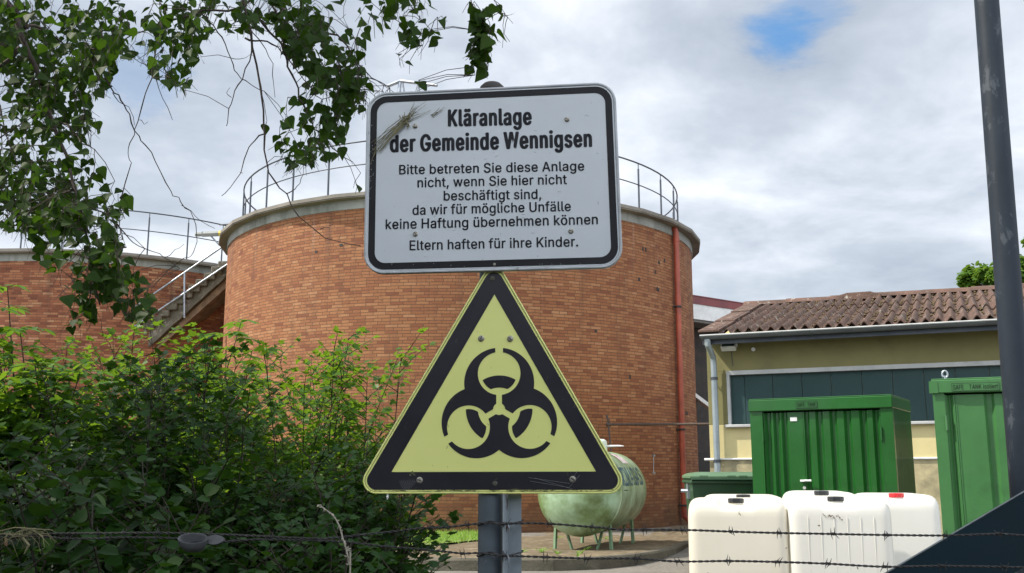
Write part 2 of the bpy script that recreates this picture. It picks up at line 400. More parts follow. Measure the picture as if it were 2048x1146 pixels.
def verge():
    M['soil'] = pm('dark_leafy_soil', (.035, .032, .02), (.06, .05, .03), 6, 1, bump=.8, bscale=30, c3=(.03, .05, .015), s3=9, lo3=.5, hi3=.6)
    edge = [(-14, -9), (3.5, -9), (3.4, 1), (2.6, 2.9), (1.6, 3.6), (.9, 5.2), (.6, 7.4), (.1, 9.4), (-2, 10.6), (-14, 11)]
    import bmesh
    bm = bmesh.new(); bm.faces.new([bm.verts.new((x, y, 0)) for x, y in edge]); bmesh.ops.triangulate(bm, faces=bm.faces)
    for _ in range(3): bmesh.ops.subdivide_edges(bm, edges=bm.edges, cuts=1, use_grid_fill=True)
    bmesh.ops.triangulate(bm, faces=bm.faces)
    for v in bm.verts: v.co.z = gz(v.co.x, v.co.y) + .02 + .01 * math.sin(v.co.x * 3) * math.sin(v.co.y * 4)
    me = bpy.data.meshes.new('verge'); bm.to_mesh(me); bm.free(); me.materials.append(M['soil']); o = bpy.data.objects.new('verge', me); COL.objects.link(o); o['kind'] = 'structure'
verge()

# ------------------------------------------------------------------ brick tanks
def tank(name, label, cx, cy, dz, post_phi, brick):
    T = thing(name, label, 'tank', (cx, cy, .1), 0, 'round brick tanks')
    a0 = math.atan2(-cy, -cx)
    def pt(r, phi, z): a = a0 + R(phi); return Vector((cx + r * math.cos(a), cy + r * math.sin(a), z + dz))
    NS = 33; RW = 7.18
    mb = MB(); n = 180; vs = []; uv = []; zs = [-.2, 2, 4, 6, 8.15]
    for z in zs:
        for k in range(n + 1):
            vs.append(pt(RW, -180 + 360 * k / n, z)); uv.append((RW * 2 * math.pi * k / n, z))
    fs = [(j * (n + 1) + k, j * (n + 1) + k + 1, (j + 1) * (n + 1) + k + 1, (j + 1) * (n + 1) + k) for j in range(len(zs) - 1) for k in range(n)]
    mb.add(vs, fs); mb.uv = uv; obj('wall', mb, brick, T, smooth=True, fix=False)
    mb = MB(); n = 120
    prof = [(RW - .1, 8.1), (RW + .02, 8.1), (RW + .03, 8.13), (RW + .03, 8.36), (RW - .1, 8.36)]
    mb.rings([[pt(r, 360 * k / n, z) for r, z in prof] for k in range(n + 1)], cap0=False, cap1=False)
    obj('ring_beam', mb, M['concrete'], T, smooth=True, angle=40)
    mb = MB(); half = 180 / NS
    for (r, za, zb) in ((7.45, 8.335, 8.365), (7.47, 8.365, 8.455)):
        lo = [pt(r, post_phi + half + 360 * k / NS, za) for k in range(NS)]; hi = [pt(r, post_phi + half + 360 * k / NS, zb) for k in range(NS)]
        mb.rings([lo, hi])
    obj('roof_slab', mb, M['slabc'], T)
    mb = MB(); rr = 6.8
    for z, rad in ((10.0, .022), (9.38, .016)):
        mb.tube([pt(rr, 360 * k / 99, z) for k in range(100)], rad, 8)
    rail = obj('railing', mb, M['railing'], T, smooth=True)
    for k in range(NS):
        ph = post_phi + 360 * k / NS
        mb = MB(); mb.tube([pt(rr, ph, 8.44), pt(rr, ph, 9.84)], .026, 8); mb.tube([pt(rr, ph, 9.82), pt(rr, ph, 9.99)], .014, 6)
        mb.tube([pt(rr, ph, 8.45), pt(rr, ph, 8.47)], .08, 8)
        obj('post', mb, M['railing'], rail, smooth=True, angle=40)
    return T, pt
TM, tpt = tank('brick_tank', 'tall round brick tank with red downpipe directly behind the two signs', -1.583, 31.14, 0, -31, M['brick'])
TL, lpt = tank('brick_tank', 'round brick tank farther left, behind the concrete staircase and hanging birch leaves', -15.36, 38.0, .02, 7.8, M['brick2'])
def downpipe():
    mb = MB(); ph = 54.7; r = 7.3
    mb.tube([tpt(7.12, ph, 8.3), tpt(r - .02, ph, 8.28), tpt(r, ph, 8.18), tpt(r, ph, 4), tpt(r, ph, .75), tpt(r, ph, .45), tpt(r + .12, ph + 1, .3)], [.08, .08, .08, .08, .08, .08, .08], 12)
    for z in (8.05, 2.4): mb.tube([tpt(r, ph, z), tpt(r, ph, z - .14)], .092, 12)
    d = obj('downpipe', mb, M['redpipe'], TM, smooth=True, angle=40)
    for z in (6.1, 2.75, .75):
        mb = MB(); mb.tube([tpt(r, ph, z), tpt(r, ph, z - .05)], .098, 12); mb.tube([tpt(7.17, ph - .8, z - .02), tpt(r + .02, ph - .8, z - .02)], .02, 6)
        obj('bracket', mb, M['dark'], d)
    # weep vents and old fixing holes in the brick face
    for ph, z in ((42, 7.45), (43, 7.45), (48, 7.2), (46.5, 6.9), (50.5, 7.3), (40.5, 6.6), (47, 6.45), (47.6, 6.43), (-25, 7.2), (-31, 7.1), (-10.5, 7.5), (20, 3.5), (21, 3.5), (28, 5.1), (37, 4.0), (60, 3.2), (61, 3.2)):
        c = tpt(7.186, ph, z); rt = (tpt(7.186, ph + 1, z) - c).normalized(); up = Vector((0, 0, 1)); w = random.uniform(.025, .05); h = random.uniform(.03, .06)
        mb = MB(); mb.add([c - rt * w - up * h, c + rt * w - up * h, c + rt * w + up * h, c - rt * w + up * h], [(0, 1, 2, 3)]); obj('vent_hole', mb, M['dark'], TM)
downpipe()

def roof_gear():
    # lamp bracket on a mast on the tank roof, mostly hidden behind the sign
    T = thing('roof_mast', 'grey steel mast arm poking out above the top left corner of the text sign', 'mast', tpt(4.2, -4, 8.45))
    Y = 27.5
    a = P(801, 162, Y); mb = MB()
    base = Vector((a.x - .15, Y, 8.43)); mb.tube([base, a + Vector((-.02, 0, -.1)), a], [.06, .05, .045], 8); obj('mast', mb, M['galv'], T, smooth=True)
    mb = MB(); e = P(874, 171, Y - .6); d = (e - a)
    mb.tube([a, a + d * .6, e], [.05, .04, .045], 6); mb.tube([P(776, 172, Y), a], .05, 6); mb.tube([a + d * .05, P(809, 186, Y)], .03, 6)
    obj('arm', mb, M['galv'], T)
    T = thing('roof_hatch', 'dark sloping hatch housing on the tank roof at the left edge of the sign', 'hatch', tpt(5.6, -8, 8.45))
    c = tpt(5.4, -8, 8.45); mb = MB()
    mb.prism([(-.5, 0), (1.2, 0), (1.2, 1.0), (.25, 1.0)], -.5, .5, 'y', M=Matrix.Translation(c)); obj('housing', mb, M['slabc'], T)
    mb = MB(); mb.prism([(.2, 1.0), (1.25, 1.0), (1.25, 1.06), (.2, 1.06)], -.55, .55, 'y', M=Matrix.Translation(c)); obj('lid', mb, M['railing'], T)
    T = thing('steel_arm', 'grey steel beam with a yellow end jutting out beside the railing of the left tank', 'beam', P(440, 469, 33))
    mb = MB(); a, b = P(391, 469, 33), P(438, 467, 33); mb.tube([a, a.lerp(b, .28)], .075, 6); mb.tube([a.lerp(b, .28), b], .095, 6)
    obj('beam', mb, M['concrete'], T)
    mb = MB(); mb.tube([b, b + Vector((.1, 0, 0))], .1, 6); obj('end_plate', mb, pm('yellow_paint', (.6, .45, .05), None), T)
    mb = MB(); mb.tube([b + Vector((-.35, 0, 0)), b + Vector((.5, .1, -.9))], .03, 6); obj('strut', mb, M['galv'], T)
roof_gear()

# ------------------------------------------------------------------ concrete stair between the tanks
def stairs():
    T = thing('concrete_staircase', 'mossy concrete staircase with pipe railing climbing between the two brick tanks', 'staircase', (-10.8, 32.2, .2))
    Y0 = 32.3; top = P(462, 528, Y0); n = 13; x1 = top.x; z1 = top.z - .02
    rise = .2; run = .232
    prof = []
    for k in range(n):
        j = random.uniform(-.015, .015)
        prof += [(x1 - run * k + j, z1 - rise * k), (x1 - run * (k + 1) + .02, z1 - rise * k - .01 + random.uniform(-.01, .01))]
    xe, ze = x1 - run * n, z1 - rise * n
    prof += [(xe, ze), (xe - .05, ze - .3)]
    m = 12
    for k in range(m + 1):
        t = k / m; prof.append((xe + .5 + (x1 - xe - .4) * t, ze - .36 + (z1 - ze) * t + random.uniform(-.03, .03)))
    mb = MB(); mb.prism(prof, Y0 - .45, Y0 + .75, 'y'); obj('flight', mb, M['stair'], T)
    # thick nosing slabs, each with a ragged front
    for k in range(n):
        mb = MB(); a = x1 - run * (k + 1) - .02 + random.uniform(-.02, .02); b = x1 - run * k + .12; z = z1 - rise * k + random.uniform(-.012, .012)
        mb.box(a, b, Y0 - .56 + random.uniform(-.05, .03), Y0 + .75, z - .21, z + .012, bev=.025); obj('step', mb, M['stair'], T)
    mb = MB(); mb.prism([(xe + .5, ze - .40), (x1 + .1, z1 - .40), (x1 + .1, z1 - .70), (xe + .5, ze - .60)], Y0 - .30, Y0 + .7, 'y'); obj('soffit', mb, M['soffit'], T)
    mb = MB(); mb.box(xe - 1.3, xe + .1, Y0 - .5, Y0 + 1.5, ze - .25, ze - .012, bev=.02); obj('landing', mb, M['stair'], T)
    prof = []; xl = xe - 1.3; zl = ze - .2; nn = int(zl / rise)
    for k in range(nn): prof += [(xl - run * k, zl - rise * k), (xl - run * (k + 1), zl - rise * k)]
    prof += [(xl - run * nn, .1), (xl - .5, .1), (xl, zl - .4)]
    mb = MB(); mb.prism(prof, Y0 - .45, Y0 + .75, 'y'); obj('lower_flight', mb, M['stair'], T)
    mb = MB(); mb.box(xe - 1.1, xe - .1, Y0, Y0 + 1.2, .1, ze - .25); obj('pier', mb, M['concrete'], T)
    Yr = Y0 - .66; mb = MB()
    A = [P(180, 655, Yr), P(209, 656, Yr), P(458, 484, Yr)]; B = [P(165, 695, Yr), P(205, 696, Yr), P(458, 527, Yr)]
    sl_ = (A[2] - A[1]); sl_ = sl_ / sl_.x
    A = [A[0] + sl_ * -3.6, A[0] + Vector((-.15, 0, 0))] + A; B = [B[0] + sl_ * -3.6, B[0] + Vector((-.05, 0, 0))] + B
    for L in (A, B): mb.tube(L, .034, 8)
    rl = obj('railing', mb, M['galv'], T, smooth=True, angle=50)
    for px, ya, yb in ((369, 546, 636), (208, 656, 735), (143, 664, 770)):
        mb = MB(); mb.tube([P(px, ya, Yr), P(px, yb, Yr)], .034, 8); obj('post', mb, M['galv'], rl, smooth=True, angle=50)
    # bridging rail from the far tank to this stair
    mb = MB(); q = lpt(6.8, 28.5, 9.98); mb.tube([q, P(447, 449, 33.5), P(470, 447, 33)], .025, 6); q = lpt(6.8, 28.5, 9.36); mb.tube([q, P(446, 481, 33.3), P(470, 500, 33)], .02, 6)
    obj('bridge_rail', mb, M['railing'], T)
stairs()

# ------------------------------------------------------------------ lettering
GLYPH = {',':(188,['38,-119|68,71|137,71|84,-119']),'.':(188,['95,-4|78,-1|63,9|53,24|50,41|53,59|63,73|78,83|95,87|113,83|128,73|138,59|141,41|138,24|128,9|113,-1']),'A':(480,['16,0|201,509|276,509|463,0|395,0|287,302|264,372|255,402|244,438|232,478|245,478|233,437|222,402|213,371|191,302|85,0','110,142|110,199|370,199|370,142']),'B':(456,['60,0|60,509|241,509|289,504|329,491|359,469|381,442|394,410|398,374|395,344|387,320|373,301|356,286|336,275|315,267|315,262|339,257|363,245|385,227|402,203|414,173|418,136|413,100|400,67|377,39|344,18|317,8|284,2|247,0','125,57|245,57|296,63|330,80|349,105|355,137|352,161|342,184|327,203|306,218|279,228|248,231|125,231','125,285|238,285|265,288|288,296|308,309|323,326|333,348|336,372|330,403|313,429|283,446|240,452|125,452']),'E':(419,['60,0|60,509|372,509|372,452|125,452|125,286|355,286|355,229|125,229|125,57|375,57|375,0']),'F':(410,['60,0|60,509|369,509|369,452|125,452|125,278|346,278|346,221|125,221|125,0']),'G':(520,['269,-7|225,-3|185,7|149,25|118,49|91,79|69,116|53,157|43,203|40,254|43,305|53,352|69,393|91,429|117,459|149,484|184,501|223,512|265,516|304,513|340,504|374,489|403,469|429,445|449,416|465,384|474,349|408,349|399,372|387,393|373,411|356,427|337,439|315,448|291,454|265,456|222,450|183,432|150,404|125,364|113,332|106,295|103,254|106,213|113,177|125,145|141,117|161,95|184,76|224,59|269,53|309,57|345,71|374,93|396,123|410,160|415,202|434,199|283,199|283,256|478,256|478,200|475,160|466,124|451,91|431,62|406,38|377,19|344,5|308,-4']),'H':(517,['60,0|60,509|125,509|125,289|392,289|392,509|457,509|457,0|392,0|392,232|125,232|125,0']),'I':(300,['31,0|31,57|118,57|118,452|31,452|31,509|269,509|269,452|183,452|183,57|269,57|269,0']),'K':(467,['104,145|104,216|139,261|174,303|212,344|364,509|448,509|231,276','60,0|60,509|125,509|125,334|124,225|125,193|125,0','372,0|188,259|228,309|449,0']),'M':(628,['60,0|60,509|152,509|277,187|287,159|299,123|311,84|322,49|307,49|318,83|330,121|342,158|352,187|476,509|568,509|568,0|504,0|504,291|504,327|505,369|506,413|507,457|513,457|498,409|482,363|467,322|456,291|342,0|286,0|170,291|159,321|145,361|129,408|112,457|119,457|120,416|121,372|122,328|122,291|122,0']),'N':(523,['60,0|60,509|136,509|343,183|363,151|388,107|414,55|405,54|401,108|399,157|399,195|399,509|463,509|463,0|387,0|202,290|177,331|148,381|108,452|119,454|122,384|124,328|125,291|125,0']),'P':(445,['60,0|60,509|235,509|272,506|305,499|332,487|366,462|390,430|404,391|409,348|404,304|390,265|366,233|332,207|305,195|272,188|235,186|109,186|109,242|233,242|269,246|297,256|318,272|333,294|342,319|344,348|342,376|333,402|318,423|297,439|268,449|232,452|125,452|125,0']),'R':(449,['60,0|60,509|236,509|273,506|305,500|333,489|367,465|390,433|405,395|409,352|405,309|390,271|367,240|333,217|305,206|273,200|236,198|96,198|96,255|234,255|269,258|298,267|319,281|334,300|342,324|345,352|342,380|334,405|319,425|298,440|269,449|233,452|125,452|125,0','353,0|230,229|303,229|428,0']),'S':(447,['224,-9|188,-7|156,-1|128,9|91,31|64,60|46,96|38,137|104,137|110,110|123,88|142,71|166,59|194,52|224,49|257,52|286,60|311,74|329,92|341,114|346,139|342,161|332,179|316,193|296,205|272,214|245,222|184,239|145,253|112,269|86,289|67,313|56,341|52,372|58,413|75,448|102,476|138,498|165,508|195,514|227,516|259,514|289,508|316,498|351,476|377,449|394,415|401,378|337,378|326,412|302,437|267,453|225,459|194,456|167,448|145,435|129,418|118,398|115,376|119,352|131,334|148,319|169,308|191,300|212,293|264,279|287,272|312,264|336,252|359,238|379,220|395,198|405,171|408,139|403,99|386,64|360,34|323,11|294,0|261,-7']),'T':(449,['32,452|32,509|417,509|417,452|257,452|257,0|193,0|193,452']),'U':(517,['259,-8|220,-6|186,2|154,15|126,33|103,55|85,80|71,108|63,140|60,173|60,509|124,509|124,178|128,144|141,113|160,87|187,68|220,56|259,52|298,56|331,68|357,87|377,113|389,144|393,178|393,509|457,509|457,173|454,140|446,108|433,80|414,55|391,33|363,15|332,2|297,-6']),'W':(686,['155,0|16,509|82,509|163,196|175,145|187,94|197,40|189,40|200,94|211,145|224,196|306,509|380,509|462,196|474,145|486,94|497,40|488,40|499,94|510,145|523,196|603,509|670,509|530,0|455,0|368,323|359,356|351,391|344,431|336,475|350,475|335,395|327,359|318,323|230,0']),'a':(389,['160,-9|126,-5|94,5|68,22|48,45|35,73|30,108|34,138|43,161|58,179|78,193|100,203|125,211|152,216|178,220|234,227|252,230|265,235|273,243|276,255|273,279|267,297|256,311|240,322|220,329|196,331|171,329|149,322|132,313|118,301|107,288|100,274|41,291|57,322|79,346|104,364|133,375|163,382|194,384|215,383|239,379|263,372|286,360|306,343|322,320|333,290|337,251|337,0|277,0|277,52|272,52|264,38|252,25|236,12|215,1|190,-6','170,45|202,49|228,59|248,74|263,93|272,115|276,138|276,190|259,182|231,176|200,171|175,168|154,164|134,159|117,150|103,139|95,124|92,105|94,87|102,72|114,61|130,52|149,47']),'b':(424,['229,-8|198,-5|172,4|153,17|138,31|118,59|112,59|112,0|53,0|53,509|114,509|114,319|118,319|137,346|152,360|171,373|197,381|229,384|274,378|313,361|345,332|370,293|381,261|388,227|390,189|388,151|381,116|370,84|346,45|313,16|274,-2','220,47|253,51|279,66|301,88|316,117|325,151|328,189|325,227|316,261|301,290|280,311|253,325|220,330|188,325|161,312|140,291|125,263|116,229|113,189|116,150|125,115|140,86|162,65|188,51']),'c':(396,['207,-8|174,-5|144,3|117,16|93,35|72,58|56,85|44,116|37,150|34,187|37,225|44,260|56,291|72,318|93,341|117,360|144,374|174,382|207,384|234,383|260,377|284,368|305,356|324,341|340,322|353,301|362,277|303,262|298,276|290,289|281,301|270,311|257,319|242,325|226,329|207,330|173,325|145,310|124,287|108,258|99,224|96,187|99,151|108,117|124,89|145,66|173,51|207,46|226,48|243,52|258,58|271,66|282,76|292,89|299,102|304,117|363,102|354,78|341,56|325,37|306,21|285,9|261,-1|235,-6']),'d':(424,['195,-8|151,-2|111,16|79,45|55,84|43,116|36,151|34,189|36,227|43,261|55,293|79,332|112,361|151,378|196,384|228,381|253,373|272,360|287,346|306,319|311,319|311,509|372,509|372,0|313,0|313,59|307,59|287,31|272,17|252,4|227,-5','205,47|236,51|263,65|284,86|299,115|309,150|312,189|309,229|300,263|284,291|263,312|237,325|205,330|172,325|145,311|124,290|108,261|99,227|96,189|99,151|109,117|124,88|145,66|172,51']),'e':(404,['212,-8|177,-5|145,3|117,16|92,35|72,58|56,85|44,116|37,150|34,187|36,224|44,258|55,290|71,317|91,340|115,359|142,373|172,382|205,384|236,382|266,374|294,361|319,341|341,315|357,282|368,242|371,194|371,169|75,169|75,221|338,221|310,202|307,237|298,269|283,294|263,314|237,326|205,330|173,326|146,313|125,294|109,270|99,241|96,211|96,178|100,139|110,106|128,80|151,61|179,50|212,46|234,48|254,53|271,61|285,73|297,88|306,105|365,91|353,63|335,39|311,19|283,4|249,-5']),'f':(254,['228,379|228,327|6,327|6,379','81,0|81,432|84,461|96,486|113,505|135,519|161,527|187,530|207,529|222,527|243,521|227,468|215,472|195,474|171,470|154,460|145,443|142,419|142,0']),'g':(425,['207,-151|168,-148|134,-140|105,-127|82,-110|64,-91|51,-69|101,-41|122,-66|136,-78|154,-88|178,-95|207,-97|249,-92|282,-75|304,-47|311,-6|311,68|306,68|287,41|272,28|252,16|227,8|195,5|152,10|113,27|80,53|55,90|43,120|36,154|34,191|36,229|43,263|55,293|80,332|112,361|152,378|196,384|228,382|253,373|273,360|288,346|308,319|313,319|313,379|372,379|372,-9|367,-54|350,-90|324,-117|291,-136|251,-147','205,59|237,63|264,75|285,95|300,121|309,154|312,193|309,231|300,264|285,291|264,312|237,325|205,330|172,325|145,312|124,290|109,262|99,229|96,193|99,155|109,123|124,96|145,76|172,63']),'h':(410,['114,227|114,0|53,0|53,509|114,509|114,287|102,287|124,332|152,362|187,379|227,384|264,380|295,369|321,349|341,321|353,285|357,240|357,0|296,0|296,235|290,275|273,304|246,323|210,329|184,326|161,317|141,303|126,283|117,257']),'i':(167,['53,0|53,379|114,379|114,0','84,443|67,446|54,455|44,468|41,483|44,499|54,512|67,521|84,524|100,521|114,512|123,499|126,483|123,468|114,455|100,446']),'k':(381,['110,137|110,212|121,212|284,379|360,379|184,199|177,199','53,0|53,509|114,509|114,0','294,0|148,186|191,229|372,0']),'l':(189,['139,-2|101,3|74,20|58,47|53,84|53,509|114,509|114,99|115,77|120,62|130,54|146,52|160,53|170,54|181,3|162,-1']),'m':(610,['53,0|53,379|112,379|112,295|108,295|118,323|132,346|151,363|172,376|195,384|219,386|257,380|287,361|309,331|321,295|312,295|322,321|337,343|357,361|381,375|407,383|437,386|468,383|497,372|522,354|541,328|553,296|557,255|557,0|496,0|496,254|490,289|473,313|447,326|419,330|395,328|374,320|358,307|345,290|338,270|335,247|335,0|274,0|274,260|269,288|253,311|229,326|199,330|178,328|158,320|140,307|126,289|117,266|114,238|114,0']),'n':(410,['114,227|114,0|53,0|53,379|112,379|112,287|102,287|124,332|152,362|187,379|227,384|264,380|295,369|321,349|341,321|353,285|357,240|357,0|296,0|296,235|290,275|273,304|246,323|210,329|184,326|161,317|141,303|126,283|117,257']),'o':(415,['207,-8|174,-5|144,3|117,16|93,35|72,58|56,85|44,116|37,150|34,187|37,225|44,260|56,291|72,318|93,341|117,360|144,374|174,382|207,384|241,382|271,374|299,360|323,341|343,318|359,291|371,260|379,225|381,187|379,150|371,116|359,85|343,58|323,35|299,16|271,3|241,-5','207,46|242,51|270,66|292,89|307,117|316,151|319,187|316,224|307,258|292,287|270,310|242,325|207,330|173,325|145,310|124,287|108,258|99,224|96,187|99,151|108,117|124,89|145,66|173,51']),'r':(259,['53,0|53,379|112,379|112,321|130,347|152,367|181,380|213,385|229,384|243,384|243,322|230,324|207,326|182,323|159,315|140,301|126,284|117,262|114,237|114,0']),'s':(365,['182,-8|145,-5|112,3|84,18|62,38|45,63|36,94|94,107|105,79|124,60|150,49|181,45|217,50|244,62|262,81|268,103|265,121|254,136|237,147|212,155|149,170|104,186|72,208|53,237|47,274|51,305|65,332|87,354|115,370|149,381|187,384|223,381|254,372|279,358|299,339|314,316|324,290|268,277|258,298|243,316|219,328|187,333|156,329|131,317|114,299|109,277|112,258|124,243|144,232|172,223|229,209|275,194|306,171|325,142|331,107|326,75|312,47|290,24|260,6|223,-5']),'t':(227,['204,379|204,327|6,327|6,379','65,471|126,471|126,98|128,76|136,61|150,53|170,50|185,51|202,54|213,2|192,-3|168,-4|125,2|92,21|72,52|65,93']),'u':(410,['182,-5|146,-1|115,11|89,31|69,59|57,95|53,139|53,379|114,379|114,144|119,105|137,75|164,56|200,50|226,53|249,62|268,77|283,97|293,122|296,153|296,379|357,379|357,0|298,0|298,92|307,92|294,60|277,35|257,17|222,0']),'w':(567,['138,0|23,379|87,379|133,214|154,137|161,107|168,75|175,41|165,41|172,74|179,105|186,135|196,176|206,214|252,379|316,379|362,214|382,136|388,106|395,75|402,41|391,41|399,75|406,106|413,135|434,214|480,379|545,379|429,0|368,0|319,172|305,225|291,280|277,338|291,338|277,280|263,225|248,172|199,0']),'ä':(389,['160,-9|126,-5|94,5|68,22|48,45|35,73|30,108|34,138|43,161|58,179|78,193|100,203|125,211|152,216|178,220|234,227|252,230|265,235|273,243|276,255|273,279|267,297|256,311|240,322|220,329|196,331|171,329|149,322|132,313|118,301|107,288|100,274|41,291|57,322|79,346|104,364|133,375|163,382|194,384|215,383|239,379|263,372|286,360|306,343|322,320|333,290|337,251|337,0|277,0|277,52|272,52|264,38|252,25|236,12|215,1|190,-6','170,45|202,49|228,59|248,74|263,93|272,115|276,138|276,190|259,182|231,176|200,171|175,168|154,164|134,159|117,150|103,139|95,124|92,105|94,87|102,72|114,61|130,52|149,47','261,443|246,446|233,455|224,468|221,483|224,499|233,512|246,520|261,523|277,520|290,512|299,499|301,483|299,468|290,455|277,446','117,443|102,446|89,455|80,468|77,483|80,499|89,512|102,520|117,523|133,520|146,512|155,499|158,483|155,468|146,455|133,446']),'ö':(415,['207,-8|174,-5|144,3|117,16|93,35|72,58|56,85|44,116|37,150|34,187|37,225|44,260|56,291|72,318|93,341|117,360|144,374|174,382|207,384|241,382|271,374|299,360|323,341|343,318|359,291|371,260|379,225|381,187|379,150|371,116|359,85|343,58|323,35|299,16|271,3|241,-5','207,46|242,51|270,66|292,89|307,117|316,151|319,187|316,224|307,258|292,287|270,310|242,325|207,330|173,325|145,310|124,287|108,258|99,224|96,187|99,151|108,117|124,89|145,66|173,51','279,443|264,446|251,455|242,468|239,483|242,499|251,512|264,520|279,523|295,520|308,512|317,499|320,483|317,468|308,455|295,446','136,443|120,446|107,455|98,468|95,483|98,499|107,512|120,520|136,523|151,520|164,512|173,499|176,483|173,468|164,455|151,446']),'ü':(410,['182,-5|146,-1|115,11|89,31|69,59|57,95|53,139|53,379|114,379|114,144|119,105|137,75|164,56|200,50|226,53|249,62|268,77|283,97|293,122|296,153|296,379|357,379|357,0|298,0|298,92|307,92|294,60|277,35|257,17|222,0','277,443|261,446|248,455|239,468|236,483|239,499|248,512|261,520|277,523|292,520|305,512|314,499|317,483|314,468|305,455|292,446','133,443|118,446|104,455|96,468|93,483|96,499|104,512|118,520|133,523|149,520|162,512|170,499|173,483|170,468|162,455|149,446'])}
def _area(p): return sum(a[0] * b[1] - b[0] * a[1] for a, b in zip(p, p[1:] + p[:1])) / 2
def text_tris(txt, xs=1.0, bold=0.0):
    """flat triangles of a line of text; cap height is 509 units, pen starts at 0"""
    V, Fc, pen = [], [], 0.0
    for ch in txt:
        if ch == ' ': pen += 195 * xs; continue
        adv, cons = GLYPH[ch]; cs = []
        for s in cons:
            p = [tuple(int(q) for q in w.split(',')) for w in s.split('|')]
            p = [(x * xs, float(y)) for x, y in p]
            cs.append((p, _area(p) < 0))
        outs = [c for c in cs if c[1]]; holes = [c for c in cs if not c[1]]
        for o, _ in outs:
            hs = []
            for h, _ in holes:
                x, y = h[0]; c = False
                for (xa, ya), (xb, yb) in zip(o, o[1:] + o[:1]):
                    if (ya > y) != (yb > y) and x < (xb - xa) * (y - ya) / (yb - ya) + xa: c = not c
                if c: hs.append(h)
            loops = [o] + hs; flat = [q for L in loops for q in L]
            tri = tessellate_polygon([[Vector((x, y, 0)) for x, y in L] for L in loops])
            for k in range(9 if bold else 1):   # heavier weights: the stroke swept round a small ellipse
                ox, oy = (bold * math.cos(k * .7854), bold * .62 * math.sin(k * .7854)) if k else (0, 0)
                b = len(V); V += [(pen + x + ox, y + oy) for x, y in flat]; Fc += [tuple(b + i for i in t) for t in tri]
        pen += adv * xs + bold * 1.2
    x0 = min(v[0] for v in V); x1 = max(v[0] for v in V)
    return [(x - x0, y) for x, y in V], Fc, x1 - x0
def lettering(mb, txt, p0, p1, up, cap, nrm, xs=1.0, bold=0.0, off=.001):
    """text whose baseline runs from p0 to p1 (3D); up = unit vector, cap = cap height in metres"""
    V, Fc, w = text_tris(txt, xs, bold); s = cap / 509
    d = (p1 - p0) / w
    mb.add([p0 + d * x + up * (y * s) + nrm * off for x, y in V], Fc)

# ------------------------------------------------------------------ long low building on the right
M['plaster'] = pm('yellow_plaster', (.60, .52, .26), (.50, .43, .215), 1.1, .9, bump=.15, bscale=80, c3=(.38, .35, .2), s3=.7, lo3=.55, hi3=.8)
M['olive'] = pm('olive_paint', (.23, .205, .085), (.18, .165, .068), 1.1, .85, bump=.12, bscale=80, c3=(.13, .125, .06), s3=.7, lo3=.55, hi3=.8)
M['plinth'] = pm('stained_plinth', (.46, .40, .23), (.25, .22, .13), 3.2, .95, bump=.25, bscale=60, c3=(.16, .15, .1), s3=1.6, lo3=.5, hi3=.72)
M['glass'] = pm('dark_teal_panel', (.022, .05, .05), (.032, .062, .062), 1.2, .42, spec=.22)
M['alu'] = pm('weathered_aluminium', (.46, .47, .46), (.36, .37, .36), 4, .55, c3=(.25, .25, .24), s3=3, lo3=.58, hi3=.75)
M['gutter'] = pm('shaded_zinc_gutter', (.11, .125, .13), (.075, .085, .09), 3, .55, metal=.2)  # zinc darkened so the gutter face reads as shaded
M['zinc'] = pm('zinc_gutter', (.36, .42, .45), (.27, .32, .35), 3, .45, metal=.4)
M['roofing'] = pm('weathered_fibre_cement', (.135, .076, .055), (.062, .04, .03), 3.2, .95, bump=1.0, bscale=26, c3=(.40, .37, .32), s3=6.5, lo3=.58, hi3=.68)
M['moss'] = pm('roof_moss', (.12, .078, .035), (.065, .05, .022), 12, 1, bump=1, bscale=40)
W0 = Vector((3.48, 17.80, 0)); WROT = -math.atan2(.405, .9145)
MW = Matrix.Translation(W0) @ Matrix.Rotation(WROT, 4, 'Z'); WX = Vector((.9145, -.405, 0)); WN = Vector((-.405, -.9145, 0))
def wl(px, py, out=0.0):
    q = on_plane(px, py, W0 + WN * out, WN); return ((q - W0).dot(WX), q.z)
